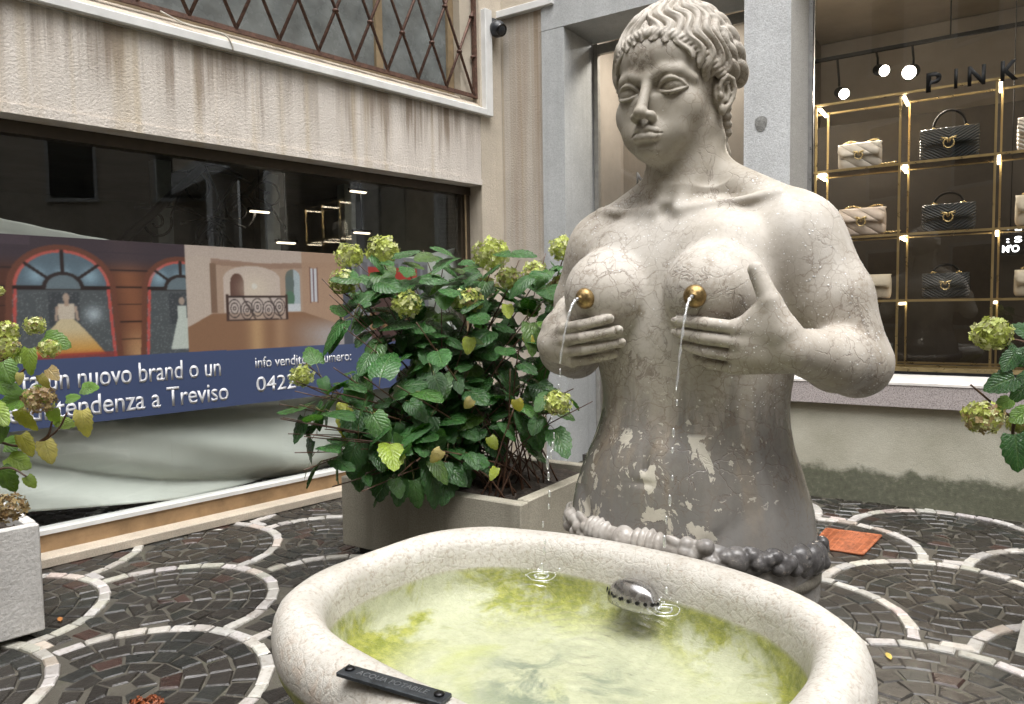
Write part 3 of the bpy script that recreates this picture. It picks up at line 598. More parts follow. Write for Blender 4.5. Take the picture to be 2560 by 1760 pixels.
# sign across the court, its glass reflection built as a board inside
SG = thing('reflected_sign', 'black board standing for a reflected sign with white letters between two white handbags', 'sign', CX, YRr)
b = MB(); b.box(3.99, 4.75, 1.0, 1.03, 1.82, 1.975); b.build('board', m_black, SG)
m_sgl = emit('reflected_letter_glow', (.9, .95, 1), 2.2)
text_part('lettering', "M'O", m_sgl, SG, 4.0, 4.11, 1.845, .052, .998, .003, .03); text_part('lettering', ": S", m_sgl, SG, 4.025, 4.125, 1.918, .045, .998, .003, .03)
b = MB(); b.tube([(4.05, 1.015, 1.975), (4.05, 1.015, 4.2)], .004, 5); b.tube([(4.7, 1.015, 1.975), (4.7, 1.015, 4.2)], .004, 5); b.build('cord', m_black, SG)

# security camera at the inner corner
SCm = thing('security_camera', 'dark dome security camera fixed in the corner beside the white ledge', 'camera', CX, YL)
m_cam = plain('dark_grey_camera_plastic', (.022, .025, .03), .4)
c0_ = Vector((-.135, -.095, 4.035))
b = MB(); M_ = Matrix.Translation((-.12, -.004, 4.075)) @ Matrix.Rotation(R(90), 4, 'X')
b.rings([[tuple(M_ @ Vector((r_*math.cos(a), r_*math.sin(a), z))) for a in np.linspace(0, 2*math.pi, 24, False)] for r_, z in ((.075, 0), (.078, .03), (.066, .05))]); b.build('base', m_cam, SCm)
b = MB(); b.sphere(tuple(c0_), .076, 22, 14); ey = b.build('eyeball', m_cam, SCm)
b = MB(); M_ = Matrix.Translation(c0_) @ Vector((.0, -.85, -.42)).to_track_quat('Z', 'Y').to_matrix().to_4x4()
b.rings([[tuple(M_ @ Vector((r_*math.cos(a), r_*math.sin(a), z))) for a in np.linspace(0, 2*math.pi, 20, False)] for r_, z in ((.06, .05), (.055, .068), (.048, .066), (.034, .062), (.001, .064))], 0, True, False, True); b.build('lens', plain('black_lens', (.004, .004, .005), .08), ey)

# wire lying on the ledge
WR = MB(); WR.tube(cr_path([(-3.15, .02, 3.40), (-3.0, -.01, 3.35), (-2.86, -.03, 3.345), (-2.76, -.055, 3.33), (-2.72, -.064, 3.28), (-2.71, -.062, 3.24)], 6), .006, 6)
o = WR.build('cable', plain('pale_cable', (.45, .42, .36), .5)); o.location = CX; o.rotation_euler = (0, 0, YL); tag(o, 'pale loose cable drooping over the white ledge under the lattice grille', 'cable')

# buildings closing the court behind the viewer (they shade the court and stand in the window reflections)
m_opp = stucco('opposite_plaster', (.46, .41, .34), (.26, .22, .17), 2, 9, .5, 3.0)
def facade(name, label, loc, rz, L, Hh):
    g = thing(name, label, 'building', loc, rz)
    b = MB(); b.box(-L/2, L/2, 0, .4, 0, Hh); b.build('wall', m_opp, g)
    for fl_ in range(3):
        for q in range(int(L//2.2)):
            x = -L/2+1.1+2.2*q; z = .9+3.0*fl_
            if z+1.7 > Hh: continue
            b = MB(); b.box(x-.55, x+.55, -.05, .0, z-.08, z); b.box(x-.52, x-.45, -.03, 0, z, z+1.7); b.box(x+.45, x+.52, -.03, 0, z, z+1.7); b.box(x-.52, x+.52, -.03, 0, z+1.7, z+1.78); f = b.build('window', m_jamb, g)
            b = MB(); b.box(x-.45, x+.45, -.012, -.002, z, z+1.7); b.build('pane', plain('dim_pane', (.03, .035, .035), .12), f)
    return g
facade('courtyard_building', 'plain plastered building closing the court behind the viewer', (-1.5, -5.0, 0), R(180), 15, 10.5)
facade('courtyard_building', 'long plastered side building beyond the left end of the bannered window', (-8.2, -1.5, 0), R(90), 9, 11)
facade('courtyard_building', 'tall plastered building closing the right end of the court', (9.2, -2.2, 0), R(-90), 9, 10)
# ================================================================ ground and paving
def attr_obj(name, v, f, cols, mat, parent=None, smooth=False, kind=None, uv=None):
    """mesh from arrays with a per-face colour attribute 'tint'; f is a list of equal-length faces (array)"""
    f = np.asarray(f, 'i4'); me = bpy.data.meshes.new(name); v = np.asarray(v, 'f4'); k = f.shape[1]
    me.vertices.add(len(v)); me.vertices.foreach_set('co', v.ravel()); me.loops.add(f.size); me.loops.foreach_set('vertex_index', f.ravel())
    me.polygons.add(len(f)); me.polygons.foreach_set('loop_start', np.arange(0, f.size, k, dtype='i4')); me.update(calc_edges=True)
    me.polygons.foreach_set('use_smooth', np.full(len(f), smooth))
    if cols is not None:
        ca = me.color_attributes.new('tint', 'FLOAT_COLOR', 'CORNER'); c = np.repeat(np.c_[cols, np.ones(len(cols))], k, 0).astype('f4'); ca.data.foreach_set('color', c.ravel())
    if uv is not None:
        ul = me.uv_layers.new(name='leaf'); ul.data.foreach_set('uv', np.asarray(uv, 'f4')[f.ravel()].ravel())
    me.materials.append(mat); o = link(name, me, parent)
    if kind: o['kind'] = kind
    return o
_k = NT('mossy_grout'); _c = _k.co(); _n = _k.noise(_c, 9, 6, .7); _g = _k.noise(_c, 150, 3, .7)
_col = _k.ramp(_n, [(.3, (.06, .055, .043)), (.55, (.088, .08, .063)), (.72, (.068, .076, .038))]); _col = _k.mix(_k.ramp(_g, [(.4, .5), (.6, 0)]), _col, (.04, .036, .03))
m_grout = _k.set(Base_Color=_col, Roughness=_k.rng(_n, .3, .7, .35, .75), Normal=_k.bump(_g, .6, .006))
G = MB(); G.box(-60, 60, -60, 60, -1.2, -.0065); gobj = G.build('ground', m_grout); tag(gobj, kind='structure')
_k = NT('wet_porphyry'); _c = _k.co(); _a = _k.n('Attribute', attribute_name='tint').outputs['Color']; _n = _k.noise(_c, 38, 5, .65); _w = _k.noise(_c, 2.2, 4, .6)
_col = _k.mix(1.0, _a, _k.ramp(_n, [(.3, (.62, .62, .62)), (.7, (1.25, 1.22, 1.18))]), 'MULTIPLY')
m_porph = _k.set(Base_Color=_col, Roughness=_k.math('ADD', _k.rng(_w, .38, .62, .10, .34), _k.math('MULTIPLY', _n, .12)), Normal=_k.bump(_n, .55, .008, _k.bump(_k.noise(_c, 170, 3, .6), .3, .003)))
_k = NT('white_marble_setts'); _c = _k.co(); _a = _k.n('Attribute', attribute_name='tint').outputs['Color']; _n = _k.noise(_c, 45, 5, .7)
m_setts = _k.set(Base_Color=_k.mix(1.0, _a, _k.ramp(_n, [(.32, (.62, .58, .52)), (.5, (1, 1, 1)), (.75, (1.06, 1.06, 1.06))]), 'MULTIPLY'), Roughness=_k.rng(_n, .3, .7, .3, .55), Normal=_k.bump(_n, .35, .005))
Ul, Vl, Al = np.array([.845, .125]), np.array([-.245, .85]), np.array([-1.575, 2.85])
Ur, Vr_, Ar = np.array([.85, .13]), np.array([-.25, .87]), np.array([1.53, 2.60])
RAD = .555
cent = []
for j in range(-5, 6):
    for i in range(-6, 7):
        for A_, U_, V_, side in ((Al, Ul, Vl, -1), (Ar, Ur, Vr_, 1)):
            c = A_+U_*i+V_*j
            if (side < 0 and c[0] < .15 and c[0] > -8) or (side > 0 and c[0] >= .45 and c[0] < 9):
                if c[1] > -1.5 and c[1] < 8.2: cent.append((i+j*1.0+(0 if side < 0 else 50), c, side, i, j))
def beats(a, b):   # does circle a lie over circle b
    return (a[4], a[3]) < (b[4], b[3]) if a[2] == b[2] else a[2] < b[2]
sv, sf, sc_, sm2 = [], [], [], []
def sett(cx, cy, r0, r1, a0, a1, white, jit):
    """one hand cut stone: a ring sector with bevelled top"""
    o = len(sv); j = lambda s: RNG.uniform(-s, s)
    h = RNG.uniform(-.004, .003)+(.0055 if white else 0); bv = .007 if not white else .006
    P = [(r0+j(jit), a0+j(jit)/max(r0, .1)), (r1+j(jit), a0+j(jit)/r1), (r1+j(jit), a1+j(jit)/r1), (r0+j(jit), a1+j(jit)/max(r0, .1))]
    Q = [np.array([cx+r*math.cos(a), cy+r*math.sin(a)]) for r, a in P]; m = sum(Q)/4
    tx, ty = j(.03), j(.03)
    for q in Q: sv.append((q[0], q[1], -.03))
    for q in Q: sv.append((q[0], q[1], h-.006+tx*(q[0]-m[0])))
    for q in Q:
        d_ = m-q; q2 = q+d_/np.linalg.norm(d_)*bv*1.5; sv.append((q2[0], q2[1], h+tx*(q2[0]-m[0])+ty*(q2[1]-m[1])))
    F = [(8, 9, 10, 11)]+[(k, (k+1) % 4, (k+1) % 4+4, k+4) for k in range(4)]+[(k+4, (k+1) % 4+4, (k+1) % 4+8, k+8) for k in range(4)]
    if white: b_ = RNG.uniform(.33, .50); col = (b_, b_*RNG.uniform(.93, .99), b_*RNG.uniform(.84, .94)); col = (col[0], col[1]*.9, col[2]*.86) if RNG.random() < .1 else col
    else:
        t = RNG.random(); b_ = RNG.uniform(.015, .027); col = (b_*1.14, b_*1.0, b_*.86)
        if t < .06: col = (b_*1.9, b_*1.0, b_*.8)
        elif t < .3: col = (b_*.9, b_*.95, b_*.86)
    for f in F: sf.append(tuple(k+o for k in f)); sc_.append(col); sm2.append(1 if white else 0)
ncx = np.array([c[1] for c in cent])
for n_, ct in enumerate(cent):
    cx, cy = ct[1]
    over = [q[1] for q in cent if q is not ct and beats(q, ct) and np.hypot(*(q[1]-ct[1])) < 2*RAD+.1]
    def free(x, y, m): return all(np.hypot(x-o[0], y-o[1]) > RAD+m for o in over)
    def inside_walls(x, y):
        p = np.array([x-CX[0], y-CX[1]]); nl = p@np.array([math.sin(YL), -math.cos(YL)]); nr = p@np.array([math.sin(YRr), -math.cos(YRr)])
        return nl > -.03 and nr > -.03
    # white ring
    a = RNG.uniform(0, .1); 
    while a < 2*math.pi:
        da = RNG.uniform(.085, .15)/RAD; x, y = cx+RAD*math.cos(a+da/2), cy+RAD*math.sin(a+da/2)
        if free(x, y, .035) and inside_walls(x, y): sett(cx, cy, RAD-.027, RAD+.027, a+.007, a+da-.007, True, .004)
        a += da
    r = RAD-.033; 
    while r > .06:
        dr = RNG.uniform(.082, .105); a = RNG.uniform(0, .5)
        n_s = max(3, int(2*math.pi*(r-dr/2)/.112))
        for q in range(n_s):
            a0 = a+2*math.pi*q/n_s; a1 = a0+2*math.pi/n_s; rm = r-dr/2; x, y = cx+rm*math.cos((a0+a1)/2), cy+rm*math.sin((a0+a1)/2)
            if free(x, y, .036) and inside_walls(x, y): sett(cx, cy, max(.012, r-dr+.004), r-.003, a0+.0045/rm, a1-.0045/rm, False, .006)
        r -= dr
sf = np.array(sf); sc_ = np.array(sc_)
pv = attr_obj('pavement', sv, sf, sc_, m_porph); pv.data.materials.append(m_setts); pv.data.polygons.foreach_set('material_index', np.array(sm2, 'i4')); tag(pv, kind='structure')
# pale slab let into the paving at the right edge
m_slab = stone('pale_paving_slab', (.40, .39, .35), .4, 90, .4, .3, 4)
b = MB(); b.prism([(0, 0), (1, 0)], 0, 0) if 0 else None
b.add([(2.10, 3.03, .008), (2.34, 3.33, .008), (2.75, 3.05, .008), (2.5, 2.72, .008), (2.10, 3.03, -.03), (2.34, 3.33, -.03), (2.75, 3.05, -.03), (2.5, 2.72, -.03)], [(0, 1, 2, 3), (0, 4, 5, 1), (1, 5, 6, 2), (2, 6, 7, 3), (3, 7, 4, 0)])
tag(b.build('paving_slab', m_slab), kind='structure')
# rusty grate
gq = [(2.03, 4.74), (2.31, 4.585), (2.035, 4.25), (1.80, 4.40)]
m_grate = plain('orange_rusty_iron', (.40, .125, .05), .7, .1, .3, 30, .5, 150)
GT = thing('drain_grate', 'orange rusty iron drain grate in the paving behind the statue', 'drain grate', (0, 0, 0))
P4 = [Vector((x, y, 0)) for x, y in gq]
b = MB(); 
b.add([tuple(p+Vector((0, 0, .003))) for p in P4], [(0, 1, 2, 3)]); b.build('plate', plain('dark_rust', (.16, .055, .025), .8, 0, .3, 20), GT)
b = MB(); nn = 17
for q in range(nn):
    t = (q+.5)/nn
    b.tube([tuple(P4[0].lerp(P4[3], t)+Vector((0, 0, .007))), tuple(P4[1].lerp(P4[2], t)+Vector((0, 0, .007)))], .0068, 5)
    if q % 2 == 0: b.tube([tuple(P4[0].lerp(P4[1], t)+Vector((0, 0, .009))), tuple(P4[3].lerp(P4[2], t)+Vector((0, 0, .009)))], .004, 5)
b.build('bars', m_grate, GT)
b = MB()
for q in range(4): b.tube([tuple(P4[q]+Vector((0, 0, .006))), tuple(P4[(q+1) % 4]+Vector((0, 0, .006)))], .009, 6)
b.build('rim', m_grate, GT)
# rust coloured fallen flower head at the bottom edge of the view
lp = at_z(362, 1772, 0); b = MB()
for q in range(70):
    a = RNG.uniform(0, 6.28); r_ = .055*math.sqrt(RNG.random()); c = Vector((lp[0]+r_*math.cos(a)*1.3, lp[1]+r_*math.sin(a), .012+.028*RNG.random()*(1-(r_/.06)**2)))
    for k in range(3):
        d1 = Vector(RNG.normal(size=3)).normalized()*.012; d2 = Vector(RNG.normal(size=3)).normalized()*.009; b.add([tuple(c-d1), tuple(c+d2), tuple(c+d1), tuple(c-d2)], [(0, 1, 2, 3)])
tag(b.build('fallen_flower', plain('rust_orange_petals', (.26, .075, .025), .6, 0, .5, 90)), 'rust orange fallen flower head lying on dark paving at the bottom edge', 'fallen flower')
# a few small yellow leaves on the stones
for (px, py, lab) in ((2222, 1640, 'small yellow leaf on wet stones right of the basin rim'), (545, 1325, 'pale scrap lying beside the threshold below the drape'), (150, 1548, 'small orange leaf beside the white planter on the paving')):
    p = at_z(px, py, .006); b = MB(); s_ = .035; a = RNG.uniform(0, 6)
    pts = [(-1, 0, 0), (-.4, .32, .10), (.4, .3, .12), (1, 0, .05), (.4, -.3, .10), (-.4, -.32, .12)]
    b.add([(p[0]+s_*(x*math.cos(a)-y*math.sin(a)), p[1]+s_*(x*math.sin(a)+y*math.cos(a)), p[2]+s_*z*.6) for x, y, z in pts], [(0, 1, 5), (1, 2, 4, 5), (2, 3, 4)])
    tag(b.build('fallen_leaf', plain('fallen_leaf_colour', (.5, .36, .06) if 'yellow' in lab else (.55, .55, .5) if 'pale' in lab else (.5, .2, .05), .5)), lab, 'leaf')

# ================================================================ basin
BC = np.array([.070, 1.482]); BF = np.array([-.64, -.768]); BP = np.array([.768, -.64]); BROT = math.atan2(BP[1], BP[0])
BA = thing('fountain_basin', 'wide oval pale stone basin with rounded rim holding greenish water', 'fountain basin', (BC[0], BC[1], 0), BROT)
# local: x along BP, y = -BF direction (towards the statue)
_k = NT('weathered_basin_stone'); _c = _k.co(); _x = _k.xyz(_c); _n = _k.noise(_c, 6, 6, .65); _g = _k.noise(_c, 95, 4, .7); _v = _k.noise(_c, 30, 5, .7, .4); _w = _k.n('TexVoronoi', {'Vector': _k.mix(.04, _c, _k.noisec(_c, 14), 'ADD'), 'Scale': 30.0}, feature='DISTANCE_TO_EDGE').outputs[0]
_col = _k.ramp(_n, [(.25, (.40, .38, .335)), (.55, (.52, .50, .455)), (.8, (.60, .585, .55))])
_col = _k.mix(_k.ramp(_g, [(.34, .55), (.5, 0)]), _col, (.26, .20, .14))
_col = _k.mix(_k.math('MULTIPLY', _k.ramp(_w, [(0, .3), (.04, 0)]), _k.ramp(_n, [(.45, 0), (.6, 1)])), _col, (.24, .19, .14))
_rim = _k.math('MULTIPLY', _k.rng(_x[2], .85, .885), _k.ramp(_k.noise(_c, 4.2, 5, .7), [(.54, 0), (.68, .2)])); _col = _k.mix(_k.math('MULTIPLY', _rim, _k.ramp(_v, [(.4, .2), (.6, 1)])), _col, (.40, .27, .185))
_rust = _k.math('MULTIPLY', _k.rng(_x[1], -.38, -.44), _k.math('MULTIPLY', _k.rng(_x[0], -.36, -.30), _k.rng(_x[0], -.08, -.16))); _col = _k.mix(_k.math('MULTIPLY', _rust, _k.ramp(_v, [(.5, 0), (.64, .3)])), _col, (.38, .22, .12))
_low = _k.rng(_x[2], .81, .74); _col = _k.mix(_k.math('MULTIPLY', _low, .65), _col, (.22, .205, .175))
# algae below the water line; dark centre paints the statue's reflection
_wl = _k.rng(_x[2], .806, .79); _al = _k.noise(_c, 4.6, 5, .65, .5); _al2 = _k.noise(_c, 34, 8, .78)
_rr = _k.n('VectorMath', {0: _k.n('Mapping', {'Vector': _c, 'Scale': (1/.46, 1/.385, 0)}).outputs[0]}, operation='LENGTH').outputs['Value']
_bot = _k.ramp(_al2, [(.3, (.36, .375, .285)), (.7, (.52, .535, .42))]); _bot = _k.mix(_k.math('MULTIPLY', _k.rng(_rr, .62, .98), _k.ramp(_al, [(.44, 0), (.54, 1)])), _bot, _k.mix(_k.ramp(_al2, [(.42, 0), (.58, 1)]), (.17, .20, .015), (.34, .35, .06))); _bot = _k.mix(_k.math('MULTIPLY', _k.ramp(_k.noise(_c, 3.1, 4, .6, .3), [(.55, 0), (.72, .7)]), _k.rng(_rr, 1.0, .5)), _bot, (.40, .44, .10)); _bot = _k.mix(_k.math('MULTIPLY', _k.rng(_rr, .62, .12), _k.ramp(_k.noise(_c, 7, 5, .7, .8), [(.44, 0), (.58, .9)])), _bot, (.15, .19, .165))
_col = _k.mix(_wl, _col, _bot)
_pit = _k.math('ADD', _k.math('MULTIPLY', _v, 1.2), _k.math('ADD', _g, _k.math('MULTIPLY', _k.ramp(_w, [(0, 0), (.08, 1)]), .25)))
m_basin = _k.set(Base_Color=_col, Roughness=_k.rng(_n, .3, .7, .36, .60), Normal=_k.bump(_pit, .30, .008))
NB = 160; prof = [(-.534, .712), (-.40, .706), (-.25, .70), (-.14, .705), (-.098, .73), (-.086, .77), (-.080, .805), (-.076, .835), (-.069, .857), (-.056, .873), (-.035, .884), (-.01, .889), (.018, .888), (.042, .881), (.062, .868), (.076, .848), (.082, .825), (.079, .80), (.069, .776), (.052, .754), (.025, .735), (-.02, .71), (-.07, .672), (-.13, .61), (-.19, .53), (-.235, .45), (-.255, .40)]
rings = []
for o_, z in prof:
    ring = []
    for k in range(NB):
        a = 2*math.pi*k/NB; ex = 2/2.75; ca_, sa_ = math.cos(a), math.sin(a); ux = math.copysign(abs(ca_)**ex, ca_); uy = math.copysign(abs(sa_)**ex, sa_)
        o2 = o_*.66 if o_ > -.1 else o_; ra = max(.002, .540+o2); rb = max(.002, .403+o2*(1.0 if o_ > -.3 else .78))
        wob = 1+.004*math.sin(3*a+1)+.003*math.sin(7*a+z*40)+.0025*math.sin(13*a+2)
        ring.append((ra*ux*wob, rb*uy*wob, z+.003*math.sin(5*a+o_*30)))
    rings.append(ring)
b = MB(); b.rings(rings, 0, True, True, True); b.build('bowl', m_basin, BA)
b = MB(); b.lathe([(.29, .40), (.275, .36), (.22, .33), (.19, .2), (.20, .12), (.27, .08), (.29, .0)], 48, cap0=False); b.build('pedestal', stone('dark_wet_pedestal_stone', (.20, .185, .155), .5, 80, .5, .5, 5, .4), BA)
m_lead = plain('dull_grey_lead', (.17, .17, .165), .35, .6, .2, 20, .2, 100)
for a in (R(200), R(150), R(330)):
    b = MB(); ca_, sa_ = math.cos(a), math.sin(a); pts = [(.535*ca_, .415*sa_, .70), (.52*ca_, .405*sa_, .58), (.455*ca_, .39*sa_, .40), (.40*ca_, .34*sa_, .2), (.42*ca_, .36*sa_, .05), (.46*ca_, .39*sa_, -.02)]
    b.tube(cr_path(pts, 5), .021, 8); b.build('leg', m_lead, BA)
# plaque bolted to the rim, stamped with letters
m_pl = plain('dark_zinc_plaque', (.085, .095, .105), .38, .75, .25, 50, .15, 200)
ta = at_z(870, 1685, .888); tb = at_z(1100, 1752, .888); ax = Vector(tb-ta).normalized(); cen = Vector((ta+tb)/2); L_ = (tb-ta) @ np.array(ax); nz = Vector((0, 0, 1)); ay = nz.cross(ax)
Mp = Matrix(((ax.x, ay.x, 0, cen.x), (ax.y, ay.y, 0, cen.y), (0, 0, 1, .892), (0, 0, 0, 1)))
PL = MB(); PL.box(-L_/2-.012, L_/2+.012, -.0165, .0165, -.004, .004, bev=.0015); pl = PL.build('plaque', m_pl, BA); pl.matrix_parent_inverse = Matrix(); pl.matrix_local = (Matrix.Translation((BC[0], BC[1], 0)) @ Matrix.Rotation(BROT, 4, 'Z')).inverted() @ Mp
for sx in (-1, 1):
    b = MB(); b.lathe([(.0085, .0042), (.0088, .0065), (.006, .0085), (.0, .0088)], 14, (sx*L_/2*.97, .002, 0)); b.build('bolt', plain('dark_bolt', (.03, .03, .032), .25, .8), pl)
tm = text_mesh('ACQUA POTABILE', .017, .0006, .0, 'CENTER'); tm.materials.append(plain('worn_stamped_letters', (.30, .32, .34), .35, .8)); to = link('lettering', tm, pl); to.location = (0, -.006, .0043)
# perforated steel strainer against the far inner wall
m_steel = plain('brushed_steel', (.42, .41, .40), .24, .95, .12, 25)
spx = at_z(1582, 1500, .80); sloc = (Matrix.Translation((BC[0], BC[1], 0)) @ Matrix.Rotation(BROT, 4, 'Z')).inverted() @ Vector((spx[0], spx[1], .80))
b = MB(); rg = []
for j in range(13):
    t = j/12*math.pi/2; z = -.012+.058*math.sin(t) if j else -.012
    rad_ = math.cos(t)**.75 if j < 12 else 0.002
    rg.append([(.070*rad_*math.cos(a), (.055 if math.sin(a) > 0 else .034)*rad_*math.sin(a), z) for a in np.linspace(0, 2*math.pi, 40, False)])
b.rings(rg, 0, True, True, True); so_ = b.build('strainer', m_steel, BA); so_.location = sloc; so_.rotation_euler = (0, 0, R(-4))
b = MB()
for a in np.linspace(R(186), R(354), 10):
    nx, ny = math.cos(a)/.070, math.sin(a)/.034; l_ = math.hypot(nx, ny); nx /= l_; ny /= l_
    c = Vector((.0692*math.cos(a), .0337*math.sin(a), .010)); tx = Vector((-ny, nx, 0)); nv = Vector((nx, ny, .12))
    b.rings([[tuple(c+nv*(.0022-.001*i_)+tx*r_*math.cos(t)+Vector((0, 0, 1))*r_*math.sin(t)) for t in np.linspace(0, 2*math.pi, 12, False)] for i_, r_ in ((0, .0048), (1, .0040), (2, .0005))], 0, False, False, True)
b.build('hole', plain('black_perforation', (.004, .004, .004), .7), so_)
# water
_k = NT('greenish_rippled_water'); _c = _k.co(); _k.t.nodes.remove(_k.b)
def ripple(k, c, cx_, cy_, f_, amp, fall):
    d_ = k.n('VectorMath', {0: c, 1: (cx_, cy_, 0)}, operation='DISTANCE').outputs['Value']
    return k.math('MULTIPLY', k.math('SINE', k.math('MULTIPLY', d_, f_)), k.math('DIVIDE', amp, k.math('ADD', 1.0, k.math('MULTIPLY', k.math('MULTIPLY', d_, d_), fall))))
_flat = _k.n('Mapping', {'Vector': _c, 'Scale': (1, 1, 0)}).outputs[0]
WJ = [(-.06, -.02), (.155, -.05)]
_h = _k.math('ADD', ripple(_k, _flat, -.21, .19, 210, .5, 60), ripple(_k, _flat, .07, .02, 190, .6, 40)); _h = _k.math('ADD', _h, _k.math('MULTIPLY', _k.noise(_k.n('Mapping', {'Vector': _flat, 'Scale': (1, 2.2, 1)}).outputs[0], 26, 4, .6, .6), 1.5)); _h = _k.math('ADD', _h, _k.math('MULTIPLY', _k.noise(_flat, 9, 2), 1.2))
_bn = _k.bump(_h, .45, .006)
_fr = schlick(_k, _bn, .02, .8)
_t = _k.n('BsdfTransparent', {'Color': (.96, .965, .90)}).outputs[0]; _gl = _k.n('BsdfGlossy', {'Roughness': .03, 'Normal': _bn}).outputs[0]; _df = _k.n('BsdfDiffuse', {'Color': (.60, .60, .46), 'Normal': _bn}).outputs[0]
_m1 = _k.n('MixShader'); _k.put(_m1.inputs[0], .025); _k.t.links.new(_t, _m1.inputs[1]); _k.t.links.new(_df, _m1.inputs[2])
_m2 = _k.n('MixShader'); _k.put(_m2.inputs[0], _k.math('MULTIPLY', _fr, 1.0)); _k.t.links.new(_m1.outputs[0], _m2.inputs[1]); _k.t.links.new(_gl, _m2.inputs[2]); _k.t.links.new(_m2.outputs[0], _k.out.inputs[0])
m_water = _k.m
b = MB(); ring = []
for k in range(NB):
    a = 2*math.pi*k/NB; ex = 2/2.75; ca_, sa_ = math.cos(a), math.sin(a); ring.append((.490*math.copysign(abs(ca_)**ex, ca_), .353*math.copysign(abs(sa_)**ex, sa_), .802))
b.add(ring, [tuple(range(NB))]); wo_ = b.build('pool_water', m_water); wo_.location = (BC[0], BC[1], 0); wo_.rotation_euler = (0, 0, BROT); tag(wo_, kind='structure')
